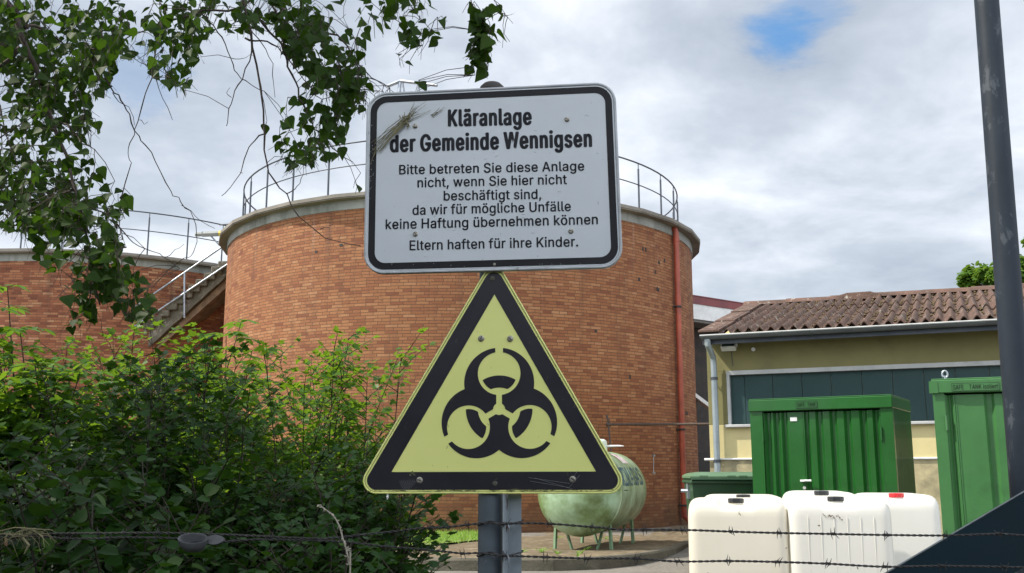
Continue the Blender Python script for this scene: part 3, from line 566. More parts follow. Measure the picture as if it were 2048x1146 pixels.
def building():
    T = thing('utility_building', 'low olive-yellow building with corrugated brown roof and dark window band, behind the green containers', 'building', tuple(W0 + Vector((0, 0, .2))), WROT)
    MATW[T.name] = Matrix.Translation(W0 + Vector((0, 0, .2))) @ Matrix.Rotation(WROT, 4, 'Z')
    def lb(*a, **k): mb = MB(); mb.box(*a, M=MW, **k); return mb
    L = 13.0; D = 8.0; ez = 3.92; OV = .55
    wx0, wz1 = wl(1453, 742); wx1 = 11.5; wz0 = wl(1650, 846)[1]; pl = wl(1650, 918)[1]
    mb = MB()
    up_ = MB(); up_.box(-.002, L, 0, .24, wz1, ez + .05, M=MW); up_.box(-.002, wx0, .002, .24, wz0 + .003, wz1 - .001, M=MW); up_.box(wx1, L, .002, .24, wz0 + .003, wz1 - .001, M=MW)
    mb.box(0, L, 0, .24, pl, wz0, M=MW); mb.box(0, .24, .24, D, pl, ez, M=MW); mb.box(L - .24, L, .24, D, pl, ez, M=MW); mb.box(0, L, D, D + .24, pl, ez, M=MW)
    mb.prism([(.24, ez - .05), (D, ez - .05), (D / 2, ez + 1.05)], .02, .2, 'x', M=MW)
    # pilaster panels beside the window, with open joints between
    zs = [wz0 + .006, wl(1430, 790)[1], wl(1430, 738)[1]]
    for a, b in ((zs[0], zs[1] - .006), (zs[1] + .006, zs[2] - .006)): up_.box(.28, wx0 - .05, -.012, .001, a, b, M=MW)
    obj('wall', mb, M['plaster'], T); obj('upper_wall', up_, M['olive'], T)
    mb = lb(-.01, L + .01, -.012, .25, -.1, pl, mi=0); obj('plinth', mb, M['plinth'], T)
    mb = MB(); mb.tube([MW @ Vector((.1, -.03, pl + .005)), MW @ Vector((L, -.03, pl + .005))], .018, 8); obj('cable_conduit', mb, M['white'], T)
    # window band
    mb = MB(); fr = .05
    mb.box(wx0, wx1, -.03, .12, wz1 - .075, wz1 - .003, M=MW); mb.box(wx0, wx0 + fr, -.028, .12, wz0 + .003, wz1 - .077, M=MW); mb.box(wx1 - fr, wx1, -.028, .12, wz0 + .003, wz1 - .077, M=MW)
    win = obj('window', mb, M['alu'], T)
    mb = lb(wx0 - .05, wx1 + .05, -.09, .13, wz0 - .05, wz0, bev=.008); obj('sill', mb, M['alu'], win)
    xs = [wx0 + fr] + [wl(p, 790)[0] for p in (1489, 1545, 1604, 1663, 1725, 1787, 1850, 1914)]
    while xs[-1] < wx1 - fr - .3: xs.append(xs[-1] + .5)
    xs[-1] = wx1 - fr
    for a, b in zip(xs, xs[1:]):
        mb = lb(a + .004, b - .004, .06 + random.uniform(-.006, .006), .10, wz0 + .002, wz1 - .08); obj('pane', mb, M['glass'], win)
    # gutter
    gx0 = .03; mb = MB(); prof = []
    for k in range(9):
        a = math.pi + math.pi * k / 8; prof.append((-OV + .062 * math.cos(a), ez + .01 + .06 * math.sin(a)))
    prof = [(-OV - .07, ez + .02)] + prof + [(-OV + .062, ez + .03)]
    rings = [[MW @ Vector((x, u, v)) for u, v in prof] + [MW @ Vector((x, u * .985 - .005, v + .008)) for u, v in reversed(prof)] for x in (gx0, L + .1)]
    mb.rings(rings); gut = obj('gutter', mb, M['gutter'], T); mb = MB(); mb.tube([MW @ Vector((gx0, -OV - .07, ez + .022)), MW @ Vector((L + .1, -OV - .07, ez + .022))], .016, 8); obj('bead', mb, M['alu'], gut)
    mb = MB(); mb.box(.04, L + .1, -OV + .08, -OV + .12, ez - .12, ez + .02, M=MW); mb.box(.04, L + .1, -OV + .12, -.001, ez - .03, ez + .02, M=MW); obj('eaves_board', mb, M['railing'], T)
    # downpipe
    s0, z = wl(1427, 720, .12); mb = MB()
    def w(x, y, z): return MW @ Vector((x, y, z))
    mb.tube([w(s0, -OV, ez - .04), w(s0, -OV, ez - .12), w(s0, -.16, ez - .3), w(s0, -.12, ez - .42), w(s0, -.12, .25)], .055, 12)
    dp = obj('downpipe', mb, M['zinc'], T, smooth=True, angle=40)
    for zz in (wl(1427, 760, .12)[1], wl(1432, 925, .12)[1]):
        mb = MB(); mb.tube([w(s0, -.12, zz), w(s0, -.12, zz + .05)], .064, 12); mb.tube([w(s0 - .06, -.12, zz + .02), w(s0 - .06, 0, zz + .02)], .012, 6); obj('bracket', mb, M['railing'], dp)
    a = wl(1409, 919, .05); mb = MB(); mb.tube([w(a[0], -.05, a[1]), w(a[0] + .22, -.05, a[1])], .022, 8); obj('pipe_stub', mb, M['white'], T)
    # roof of corrugated sheets, three overlapping courses per slope
    run = 4.36 + OV - .36; rise = 1.19; nrow = 3; sp = .187
    def rz(t): return ez + .045 + rise * t
    mb = MB(); SX = 7; nx = int((L + .5) / sp) * SX
    for row in range(nrow):
        t0, t1 = row / nrow - (.02 if row else 0), (row + 1) / nrow
        for sub in range(2):
            a, b = t0 + (t1 - t0) * sub / 2, t0 + (t1 - t0) * (sub + 1) / 2
            vs = []
            for t in (a, b):
                lift = .035 - .03 * ((t - t0) / (t1 - t0))
                for i in range(nx + 1):
                    x = .30 + i * sp / SX; wv = math.cos(2 * math.pi * i / SX); wv = wv if wv > 0 else wv * .75
                    vs.append(MW @ Vector((x, -OV + run * t, rz(t) + lift + .055 * wv + .006 * math.sin(x * 1.3 + row * 2))))
            mb.add(vs, [(i, i + 1, nx + 2 + i, nx + 1 + i) for i in range(nx)])
            if sub == 0:   # cut edge of the sheet
                e = [MW @ (MW.inverted() @ v + Vector((0, .004, -.022))) for v in vs[:nx + 1]]
                mb.add(vs[:nx + 1] + e, [(i, nx + 1 + i, nx + 2 + i, i + 1) for i in range(nx)])
    # back slope, plain
    mb.add([MW @ Vector(q) for q in ((-.15, -OV + run, rz(1) - .02), (L + .3, -OV + run, rz(1) - .02), (L + .3, D + .6, ez), (-.15, D + .6, ez))], [(0, 1, 2, 3)])
    roof = obj('roof', mb, M['roofing'], T, smooth=True, fix=False, angle=50)
    # flat verge tiles on the left
    for row in range(nrow):
        mb = MB(); t0, t1 = row / nrow - (.03 if row else 0), (row + 1) / nrow; q = []
        for t, l in ((t0, .075), (t1, .05)):
            for x in (-.01, .36): q.append((x, -OV - .02 + run * t, rz(t) + l))
        vs = [MW @ Vector(v) for v in q] + [MW @ Vector((v[0], v[1], v[2] - .03)) for v in q]
        mb.add(vs, [(0, 1, 3, 2), (4, 6, 7, 5), (0, 4, 5, 1), (2, 3, 7, 6), (0, 2, 6, 4), (1, 5, 7, 3)])
        obj('verge_tile', mb, M['roofing'], roof)
    # ridge pieces
    x = -.05; k = 0
    while x < L:
        l = .95; mb = MB(); j = random.uniform(-.012, .012); ring = []
        for xx in (x, x + l):
            ring.append([MW @ Vector((xx, -OV + run + .16 * c, rz(1) + .03 + j + h + (.015 if xx == x else 0))) for c, h in ((-1, -.045), (-.6, .02), (-.2, .055), (.2, .055), (.6, .02), (1, -.045))])
        mb.rings(ring); obj('ridge_cap', mb, M['roofing'], roof); x += l - .05; k += 1
    # the one bulky ridge vent
    bx, bz = 0, 0
    q = on_plane(1716, 588, W0 - WN * (run - OV), WN); bx = (q - W0).dot(WX)
    mb = MB(); mb.rings([[MW @ Vector((xx, -OV + run + yy, rz(1) + zz)) for yy, zz in ((-.34, -.06), (-.3, hh * .7), (-.08, hh), (.1, hh), (.3, -.05))] for xx, hh in ((bx - .42, .05), (bx - .2, .13), (bx + .25, .13), (bx + .45, .05))])
    obj('ridge_vent', mb, M['roofing'], roof)
    # moss lying in the troughs
    mb = MB()
    for i in range(1500):
        k = random.randrange(3, int(L / sp)); t = random.random() ** .8; x = .30 + (k + .5) * sp + random.gauss(0, .022); y = -OV + run * t
        z = rz(t) + .0 + .012; r = random.uniform(.012, .035); vs = []
        for a in range(6): vs.append(MW @ Vector((x + r * math.cos(a * 1.047) * random.uniform(.6, 1.2), y + 1.8 * r * math.sin(a * 1.047), z - .01)))
        vs.append(MW @ Vector((x, y, z + r * .9)))
        mb.add(vs, [(a, (a + 1) % 6, 6) for a in range(6)])
    obj('moss', mb, M['moss'], roof, fix=False)
    # stub bolt on the wall
    a = wl(1507, 699); mb = MB(); mb.tube([w(a[0], -.03, a[1]), w(a[0], .01, a[1])], .035, 10); obj('wall_plug', mb, M['white'], T)
    # flood lamp
    F0 = wl(1457, 697, .12); B = w(F0[0], 0, F0[1])
    T2 = thing('floodlight', 'small white floodlight mounted on the olive wall under the gutter', 'lamp', tuple(B))
    mb = MB(); Ml = Matrix.Translation(w(F0[0], -.13, F0[1])) @ Matrix.Rotation(WROT, 4, 'Z') @ Matrix.Rotation(R(-38), 4, 'X')
    mb.box(-.13, .13, -.06, .06, -.02, .11, M=Ml, bev=.012); mb.box(-.145, .145, -.09, .07, .10, .118, M=Ml); obj('housing', mb, M['white'], T2)
    mb = MB(); mb.box(-.11, .11, -.067, -.061, .0, .09, M=Ml); obj('lens', mb, M['glass'], T2)
    mb = MB(); mb.tube([w(F0[0], -.1, F0[1] + .03), w(F0[0], .0, F0[1] + .05)], .018, 6); mb.tube([w(F0[0] + .02, -.01, F0[1]), w(F0[0] + .04, -.01, F0[1] - .3)], .006, 5); obj('bracket', mb, M['railing'], T2)
building()

def neighbour():
    E1 = Vector((5.65, 31, 0)); d = Vector((1.4, 1.1, 0)).normalized(); n = Vector((d.y, -d.x, 0))
    T = thing('flat_roof_building', 'building with white fascia and dark red roof trim behind the tall tank', 'building', tuple(E1 + Vector((0, 0, .2))))
    z = P(1385, 592, 31).z; Mx = Matrix.Translation(E1) @ Matrix.Rotation(math.atan2(d.y, d.x), 4, 'Z')
    mb = MB(); mb.box(-.1, 14, .9, 8, 0, z - .76, M=Mx); obj('wall', mb, pm('dark_brick_wall', (.05, .04, .035), (.03, .026, .024), 4, .9, bump=.4, bscale=12), T)
    mb = MB(); mb.box(-.25, 14.4, -.02, 8.4, z - .72, z - .24, M=Mx); obj('fascia', mb, M['white'], T)
    mb = MB(); mb.box(-.3, 14.45, -.05, 8.45, z - .238, z, M=Mx); mb.box(-.31, 14.46, -.07, 8.5, z + .001, z + .03, M=Mx); obj('roof_trim', mb, pm('dark_red_trim', (.22, .05, .05), (.15, .035, .04), 3, .5), T)
    mb = MB(); mb.box(-.2, 14.3, .05, 8.2, z - .80, z - .723, M=Mx); obj('soffit', mb, pm('grey_soffit', (.2, .19, .18), (.15, .14, .13), 3, .8), T)
    a = P(1394, 788, 29.4); b = P(1418, 806, 29.4); mb = MB()
    dx = b - a; y = Vector((0, .5, 0)); t = Vector((0, 0, -.12))
    q = [a - dx * .2, b + dx * .5]; vs = [q[0], q[1], q[1] + y, q[0] + y]; vs += [v + t for v in vs]
    mb.add(vs, [(0, 1, 2, 3), (7, 6, 5, 4), (0, 4, 5, 1), (1, 5, 6, 2), (2, 6, 7, 3), (3, 7, 4, 0)]); obj('canopy', mb, M['white'], T)
    mb = MB(); mb.box(.3, 3.5, .86, .9, .1, 2.2, M=Mx); obj('door', mb, M['dark'], T)
neighbour()

def gas_pipe():
    m = pm('rusty_pipe', (.09, .06, .045), (.05, .04, .035), 9, .8)
    T = thing('gas_pipe', 'thin rusty gas pipe running from the brick tank wall across to the olive building', 'pipe', P(1218, 905, 24.6))
    a = P(1217, 849, 24.75); b = P(1420, 848, 23.9); mb = MB()
    mb.tube([a + Vector((-.03, .2, .02)), a, b, b + Vector((.6, -.2, 0))], .03, 8); obj('pipe', mb, m, T, smooth=True)
    mb = MB(); mb.tube([P(1213, 830, 24.8), a + Vector((.02, -.02, 0))], .028, 8); mb.tube([a, P(1222, 905, 24.3), P(1223, 935, 23)], .022, 8); obj('riser', mb, m, T, smooth=True)
    mb = MB(); mb.tube([a + Vector((-.06, 0, 0)), a + Vector((.06, 0, 0))], .05, 10); obj('valve', mb, m, T)
    # thin chain-like cable dangling on the wall
    T = thing('wall_hook', 'short hook wire hanging on the brick tank between gas cylinder and red downpipe', 'wire', P(1307, 911, 25.6))
    mb = MB(); mb.tube([P(1307, 911, 25.55), P(1307.5, 946, 25.5)], .008, 5); obj('wire', mb, M['galv'], T)
    mb = MB(); mb.tube([P(1306, 911, 25.6), P(1309, 911, 25.5)], .03, 6); mb.tube([P(1306, 946, 25.6), P(1309, 946, 25.5)], .03, 6); obj('eyelet', mb, M['galv'], T)
gas_pipe()

# ------------------------------------------------------------------ gas cylinder
def gas_tank():
    g1 = pm('algae_green_paint', (.39, .54, .37), (.17, .255, .10), 1.7, .42, bump=.06, c3=(.085, .105, .03), s3=1.6, lo3=.48, hi3=.72, lo=.37, hi=.62)
    A = Vector((1.16, 17.55, 0)); d = Vector((.30, 1, 0)).normalized(); r = .735; Ls = 2.6; zc = .19 + .34 + r
    T = thing('gas_tank', 'pale green horizontal gas tank on thin legs with algae stains, against the brick wall', 'gas tank', (A.x, A.y + 1, .34))
    rt = Vector((d.y, -d.x, 0)); up = Vector((0, 0, 1)); A = A + up * zc
    mb = MB(); rings = []; n = 48
    def ring(t, rr): return [A + d * t + (rt * math.cos(2 * math.pi * k / n) + up * math.sin(2 * math.pi * k / n)) * rr for k in range(n)]
    for k in range(11):
        a = math.pi / 2 * (k + .15) / 10.15; rings.append(ring(-.46 * math.cos(a), r * math.sin(a)))
    for t, rr in ((.0, r), (.02, r + .003), (.06, r + .003), (.07, r), (Ls * .5, r), (Ls, r)): rings.append(ring(t, rr))
    for k in range(1, 11):
        a = math.pi / 2 * (k + .0) / 10.15; rings.append(ring(Ls + .46 * math.sin(a), r * math.cos(a)))
    mb.rings(rings); obj('shell', mb, g1, T, smooth=True)
    # valve dome
    c = A + d * 1.55 + up * (r - .06); mb = MB()
    mb.rings([[c + (rt * math.cos(2 * math.pi * k / 20) + d * math.sin(2 * math.pi * k / 20)) * rr + up * h for k in range(20)] for rr, h in ((.19, 0), (.185, .2), (.175, .25), (.13, .28), (.02, .29))])
    dm = obj('valve_dome', mb, pm('pale_dome_paint', (.66, .74, .68), (.5, .58, .5), 4, .5), T, smooth=True, angle=50)
    mb = MB(); mb.tube([c + rt * .14 + up * .15, c + rt * .42 + up * .155, c + rt * .50 + up * .15], [.02, .016, .006], 8); obj('handle', mb, M['white'], dm)
    green = pm('green_leg', (.2, .34, .2), (.14, .22, .12), 5, .6)
    for t, slant in ((.22, 0), (Ls - .25, 0)):
        for s in (-1, 1):
            top = A + d * t + rt * s * .47 - up * .42; gz0 = .34 - max(0, (top.y - 15.3)) / 8 * .17 + .0
            mb = MB(); e = Vector((top.x + rt.x * s * .03, top.y, gz0)); v = rt * .03; w = d * .03
            mb.tube([top, e], .033, 4); mb.box(e.x - .07, e.x + .07, e.y - .07, e.y + .07, gz0 - .02, gz0 + .012)
            obj('leg', mb, green, T)
            mb = MB(); tp = A + d * (t + .12) + rt * s * .34 - up * .58; e = Vector((tp.x - rt.x * s * .12, tp.y, gz0)); mb.tube([tp, e], .026, 4); obj('brace', mb, green, T)
    # lettering wrapped round the right flank
    V, Fc, w = text_tris('PRIMAGAS', .95, 8); cap = .34; s = cap / 509; L0, L1 = -.05, 2.3; a0 = R(9)
    mb = MB(); vs = []
    for x, y in V:
        a = a0 + y * s / r; vs.append(A + d * (L0 + (L1 - L0) * x / w) + (rt * math.cos(a) + up * math.sin(a)) * (r + .008))
    mb.add(vs, Fc); obj('lettering', mb, pm('blue_lettering', (.02, .10, .17), None, rough=.5), T, fix=False)
    mb = MB(); vs = []   # faded sticker
    for t in (1.25, 1.8):
        for k in range(7): a = R(43 + 4 * k); vs.append(A + d * t + (rt * math.cos(a) + up * math.sin(a)) * (r + .006))
    mb.add(vs, [(k, k + 1, 8 + k, 7 + k) for k in range(6)]); obj('sticker', mb, pm('faded_sticker', (.62, .52, .55), (.6, .62, .6), 9, .6, c3=(.5, .28, .34), s3=12, lo3=.5, hi3=.56), T, fix=False)
gas_tank()

# ------------------------------------------------------------------ green storage containers
def green(name, a, b): return pm(name, a, b, 1.5, .36, bump=.03, bscale=9, c3=tuple(q * .6 for q in a), s3=2.2, lo3=.55, hi3=.75, coat=.15)
def container(label, loc, rz, W, D, H, mat, pname, ptxt, small, ribs, frames):
    T = thing('storage_container', label, 'container', loc, rz, 'green storage containers')
    def b(name, mat_, *a, par=None, **k): mb = MB(); mb.box(*a, **k); return obj(name, mb, mat_, par or T, local=True)
    fl, fr = frames; rim = .15
    # body: floor, back, sides in fine corrugation, front posts
    mb = MB()
    mb.box(0, fl, 0, .06, .1, H - rim); mb.box(W - fr, W, 0, .06, .1, H - rim); mb.box(0, W, 0, .05, 0, .1); mb.box(0, W, D - .03, D, 0, H - rim)
    mb.box(.01, W - .01, .05, D - .03, .02, .1)
    for xs_, s in ((0.0, 1), (W, -1)):
        n = 26; prof = []
        for k in range(n * 4 + 1):
            y = .06 + (D - .09) * k / (n * 4); prof.append((xs_ + s * (.0 if k % 4 in (0, 1) else .028), y))
        vs = [(x, y, .05) for x, y in prof] + [(x, y, H - rim) for x, y in prof]; m = len(prof)
        mb.add(vs, [(i, i + 1, m + i + 1, m + i) for i in range(m - 1)])
    obj('body', mb, mat, T, local=True, fix=False)
    mb = MB(); mb.box(-.008, W + .008, -.03, D + .01, H - rim, H - .008, bev=.008); mb.box(-.002, W + .002, -.02, D + .004, H - .008, H + .008, bev=.005)
    obj('roof_rim', mb, mat, T, local=True)
    # doors: corrugated sheet with standing ribs
    def door(x0, x1, ribs_):
        prof = [(x0, .028)]
        for rx, rw in ribs_: prof += [(rx - rw / 2 - .018, .028), (rx - rw / 2 + .01, .065), (rx + rw / 2 - .01, .065), (rx + rw / 2 + .018, .028)]
        prof.append((x1, .028)); m = len(prof); mb = MB()
        vs = [(x, y, .12) for x, y in prof] + [(x, y, H - rim - .02) for x, y in prof]; mb.add(vs, [(i, i + 1, m + i + 1, m + i) for i in range(m - 1)])
        mb.box(x0, x0 + .012, .022, .05, .12, H - rim - .02); mb.box(x1 - .012, x1, .022, .05, .12, H - rim - .02)
        return obj('door', mb, mat, T, local=True, fix=False)
    ds = [door(a, c, r) for a, c, r in ribs]
    for k, (x, dd) in enumerate(((fl - .02, ds[0]), (W - fr - .02, ds[-1]))):
        for z in ((H * .27, H * .80) if k == 0 or len(ds) > 1 else ()):
            mb = MB(); mb.tube([(x + .02, -.012, z - .07), (x + .02, -.012, z + .09)], .012, 8); mb.box(x + .0, x + .045, .004, .02, z - .06, z + .08); obj('hinge', mb, mat, dd, local=True)
    # name plate with lettering
    x0, x1, z0, z1 = pname
    mb = MB(); mb.box(x0, x1, -.036, -.031, z0, z1); mb2 = MB()
    plate = obj('name_plate', mb, mat, T, local=True)
    fmat = pm('plate_ink', (.012, .02, .015), None)
    for a in ((x0, x1, z0, z0 + .004), (x0, x1, z1 - .004, z1), (x0, x0 + .004, z0, z1), (x1 - .004, x1, z0, z1)): mb2.box(a[0], a[1], -.0375, -.0362, a[2], a[3])
    h = (z1 - z0)
    for txt, u0, u1 in ptxt: lettering(mb2, txt, Vector((x0 + (x1 - x0) * u0, -.0362, z0 + h * .2)), Vector((x0 + (x1 - x0) * u1, -.0362, z0 + h * .2)), Vector((0, 0, 1)), h * (.58), Vector((0, -1, 0)), 1.15, 18, .0012)
    obj('lettering', mb2, fmat, plate, local=True, fix=False)
    return T, ds
gA = green('container_green', (.010, .098, .012), (.0075, .075, .0095)); gB = green('container_green_pale', (.05, .165, .05), (.036, .125, .036))
ra = math.radians(-31); ux = Vector((.857, -.515, 0))
fr0 = Vector((4.515, 11.94, .2)) - ux * 1.73
def ribset(W, fl, fr, fr_pos, w): return [(fl + (W - fl - fr) * t, w) for t in fr_pos]
W1 = 1.73
T1, d1 = container('bright green storage container with corrugated double doors, in front of the window band', tuple(fr0), ra, W1, 1.2, 2.33, gA,
    (.60, .86, 2.33 - .125, 2.33 - .04), [('SAFE', .06, .42), ('TANK', .55, .94)], False,
    [(.165, .66, [(.20 + .02, .05), (.33, .05), (.43, .045)]), (.665, 1.585, [(.70, .05), (.86, .055), (1.03, .055), (1.20, .055), (1.385, .055), (1.53, .04)])], (.16, .14))
mb = MB(); mb.box(.505, .59, .018, .024, 2.05, 2.10); obj('sticker', mb, pm('white_sticker', (.75, .76, .74), (.5, .52, .5), 40, .5), d1[0], local=True)
mb = MB(); mb.box(.60, .66, -.02, .026, 1.31, 1.335); mb.tube([(.655, -.02, 1.322), (.74, -.028, 1.322)], .013, 8); h_ = obj('handle', mb, M['white'], d1[0], local=True)
mb = MB(); mb.tube([(.64, .01, 1.235), (.64, .028, 1.235)], .02, 12); obj('lock', mb, M['alu'], d1[0], local=True)
mb = MB()
q = P(1857, 756, 11.05)
W2 = 1.9
T2_, d2 = container('paler green insulated storage container at the right, beside the lamp post', (q.x + .03, q.y, .2), math.radians(-24), W2, 1.2, q.z - .2 - .02, gB,
    (.20, .67, q.z - .2 - .02 - .135, q.z - .2 - .02 - .05), [('SAFE', .03, .25), ('TANK', .37, .63), ('isoliert', .66, .97)], True,
    [(.12, .22, [(.17, .03)]), (.225, 1.5, [(.50 + .06, .07), (.74, .07), (.95, .07), (1.2, .07)])], (.12, .3))
H2 = q.z - .22
mb = MB(); mb.tube([(.14 + .028 * math.cos(a * .5), .12, H2 + .02 + .045 + .04 * math.sin(a * .5)) for a in range(-2, 9)], .011, 6); mb.tube([(.14, .12, H2), (.14, .12, H2 + .05)], .014, 6); obj('lifting_hook', mb, M['galv'], T2_, local=True)
mb = MB(); mb.box(-.03, .06, -.036, -.031, H2 - .15, H2 - .02); obj('corner_plate', mb, gB, T2_, local=True)

# ------------------------------------------------------------------ wheeled waste bin
def waste_bin():
    g = pm('bin_green', (.022, .07, .028), (.016, .052, .022), 2.5, .45); gl = pm('bin_lid_green', (.11, .20, .11), (.08, .15, .08), 3, .4)
    c = P(1376, 952, 14.1); W, D = 1.32, 1.0; zt = c.z - .2 + .04
    T = thing('waste_bin', 'green wheeled waste bin with closed lid at the corner of the building', 'waste bin', (c.x + .03, c.y, .2), math.radians(-3))
    mb = MB(); mb.rings([[(x * W / 2 * s + W / 2, y * D / 2 * s + D / 2, z) for x, y in ((-1, -1), (1, -1), (1, 1), (-1, 1))] for s, z in ((.8, .2), (.84, .25), (.955, zt - .17), (.955, zt - .14))])
    for x in (.3, .66, 1.0): mb.box(x - .02, x + .02, .03, .1, .5, zt - .2)
    obj('body', mb, g, T, local=True)
    mb = MB(); mb.box(0, W, -.02, D + .02, zt - .145, zt - .10, bev=.012); mb.box(.012, W - .012, -.035, D, zt - .098, zt - .075, bev=.008); obj('rim', mb, g, T, local=True)
    mb = MB(); mb.rings([[(W / 2 + x * (W / 2 - e), D / 2 + y * (D / 2 - e) - .01, z) for x, y in ((-1, -1), (1, -1), (1, 1), (-1, 1))] for e, z in ((.0, zt - .072), (.0, zt - .045), (.03, zt - .02), (.09, zt), (.2, zt + .015))])
    for x in (.12, .5, .66, 1.05): mb.box(x, x + .12, -.012, .02, zt - .062, zt - .028, bev=.006)
    obj('lid', mb, gl, T, local=True)
    for x in (.05, W - .05):
        mb = MB(); mb.tube([(x, .5 - .05, zt - .25), (x - (.12 if x < .5 else -.12), .5, zt - .25)], .025, 8); mb.box(x - .04, x + .04, .42, .58, zt - .36, zt - .15); obj('trunnion', mb, M['galv'], T, local=True)
    for x in (.2, W - .2):
        for y in (.2, D - .2): mb = MB(); mb.tube([(x - .025, y, .1), (x + .025, y, .1)], .1, 16); mb.box(x - .03, x + .03, y - .03, y + .03, .1, .24); obj('wheel', mb, M['dark'], T, local=True)
waste_bin()

# ------------------------------------------------------------------ white plastic liquid tanks
def ibc(label, x0, y0, W, D, ztop, mat, capmat, ribs=0, rz=0.0, stain=None):
    g = .2; T = thing('liquid_tank', label, 'plastic tank', (x0, y0, g), rz, 'white plastic liquid tanks')
    H = ztop - g; zb = .17
    def rr(w, d, r, n=6, bow=0.0):
        pts = []
        for cx, cy, a0 in ((w - r, r, -90), (w - r, d - r, 0), (r, d - r, 90), (r, r, 180)):
            for k in range(n + 1):
                a = R(a0 + 90 * k / n); pts.append([cx + r * math.cos(a), cy + r * math.sin(a)])
        return pts
    def perim(inset, r, n=132):
        w, d = W - 2 * inset, D - 2 * inset; pts = rr(w, d, max(.012, r - inset * .35), 6); L = [0.0]
        for a, b in zip(pts, pts[1:] + pts[:1]): L.append(L[-1] + math.hypot(b[0] - a[0], b[1] - a[1]))
        out = []; k = 0
        for i_ in range(n):
            t = L[-1] * i_ / n
            while L[k + 1] < t: k += 1
            f = (t - L[k]) / max(1e-9, L[k + 1] - L[k]); a, b = pts[k], pts[(k + 1) % len(pts)]; out.append((inset + a[0] + (b[0] - a[0]) * f, inset + a[1] + (b[1] - a[1]) * f))
        return out
    def sm(x, a, b): t = max(0, min(1, (x - a) / (b - a))); return t * t * (3 - 2 * t)
    def dip(x, y, z):
        # moulded recess round the filler cap, open to the front, and a shallow cross groove behind it
        c = (1 - sm(abs(x - W / 2), .13, .18)) * (1 - sm(y, .40, .47)); g_ = (1 - sm(abs(y - .58), .02, .06)) * .45
        return z - .05 * max(c, g_) * sm(z, H - .10, H - .01)
    prof = [(.10, zb), (.03, zb + .02), (.0, zb + .08), (-.004, zb + .4), (.0, H - .16), (.003, H - .11), (.012, H - .07), (.028, H - .04), (.052, H - .018), (.085, H - .005), (.12, H), (.16, H + .002), (.20, H + .002), (.25, H), (.30, H), (.35, H), (.40, H), (.44, H)]
    mb = MB(); mb.rings([[(x, y, dip(x, y, z)) for x, y in perim(min(i_, W / 2 - .012, D / 2 - .012), .085)] for i_, z in prof])
    obj('bottle', mb, mat, T, smooth=True, local=True)
    if ribs:
        mb = MB()
        for k in range(ribs):
            x = .16 + (W - .32) * k / (ribs - 1); mb.tube([(x, .012, zb + .12), (x, -.002, zb + .2), (x, -.002, H - .17), (x, .03, H - .05)], [.001, .0035, .0035, .001], 6)
        obj('rib', mb, mat, T, smooth=True, local=True)
    c = Vector((W * .5, .24, H - .055)); mb = MB(); N = 28
    mb.tube([c, c + Vector((0, 0, .03))], .064, 20); obj('neck', mb, mat, T, local=True)
    mb = MB(); mb.rings([[c + Vector((rr_ * (1 + (.035 if k % 2 else 0)) * math.cos(2 * math.pi * k / N), rr_ * (1 + (.035 if k % 2 else 0)) * math.sin(2 * math.pi * k / N), z)) for k in range(N)] for rr_, z in ((.068, .022), (.071, .03), (.071, .058), (.064, .064), (.02, .066))])
    obj('cap', mb, capmat, T, local=True)
    wood = M['pallet']; mb = MB()
    for y in (.0, D / 2 - .05, D - .1): mb.box(.02, W - .02, y, y + .1, .0, .022)
    for y in (.0, D / 2 - .05, D - .1):
        for x in (.02, W / 2 - .07, W - .16): mb.box(x, x + .14, y + .001, y + .099, .0225, .12)
    for k in range(6): x = .02 + k * (W - .14) / 5; mb.box(x, x + .1, .0, D, .121, .145)
    obj('pallet', mb, wood, T, local=True)
    if stain:
        mb = MB()
        for path in stain:
            pts = []
            for (u, v), (u2, v2) in zip(path, path[1:]):
                for k in range(7): t = k / 7; pts.append((u + (u2 - u) * t + random.gauss(0, .004), v + (v2 - v) * t + random.gauss(0, .006), max(.0008, random.gauss(.0045, .003))))
            for a, b in zip(pts, pts[1:]):
                y = -.0056; mb.add([(a[0], y, a[1] - a[2]), (b[0], y, b[1] - b[2]), (b[0], y, b[1] + b[2]), (a[0], y, a[1] + a[2])], [(0, 1, 2, 3)])
        obj('dirt_mark', mb, M['scuff'], T, local=True, fix=False)
    return T
M['pallet'] = pm('pallet_wood', (.33, .25, .16), (.22, .16, .10), 5, .9, stretch=(1, 8, 8))
M['scuff'] = pm('brown_dirt', (.10, .08, .05), (.2, .17, .12), 30, .9)
def plastic(name, c, c2): return pm(name, c, c2, 2.0, .38, trans=.22, spec=.45, stretch=(1, 1, .35), c3=tuple(q * .8 for q in c), s3=5, lo3=.6, hi3=.85)
pc = plastic('cream_plastic', (.82, .785, .685), (.78, .74, .63)); pw = plastic('white_plastic', (.82, .81, .76), (.78, .765, .70))
blk = pm('black_cap', (.015, .017, .02), None, rough=.4); red = pm('red_cap', (.5, .02, .025), None, rough=.4)
Ya = 9.25; RI = R(-10); UI = Vector((math.cos(RI), math.sin(RI), 0)); VI = Vector((-math.sin(RI), math.cos(RI), 0)); o0 = P(1376, 1030, Ya); o0.z = 0
def along(px, base):
    # distance along the row where the vertical plane through pixel column px crosses it
    d = pxray(px, 1030); k = d.x / d.y; return (k * base.y - base.x) / (UI.x - k * UI.y)
za = P(1475, 996, 9.1).z - .02
t1, t2 = along(1577, o0), along(1784, o0)
ibc('cream plastic tank with black cap, front left of the cluster behind the fence', o0.x, o0.y, t1 - .004, 1.0, za, pc, blk, 0, RI, [[(.455, za - .27), (.45, za - .30), (.46, za - .34)], [(.16, .55), (.17, .54)], [(.85, .78), (.84, .76)]])
q = o0 + UI * t1 - VI * .03
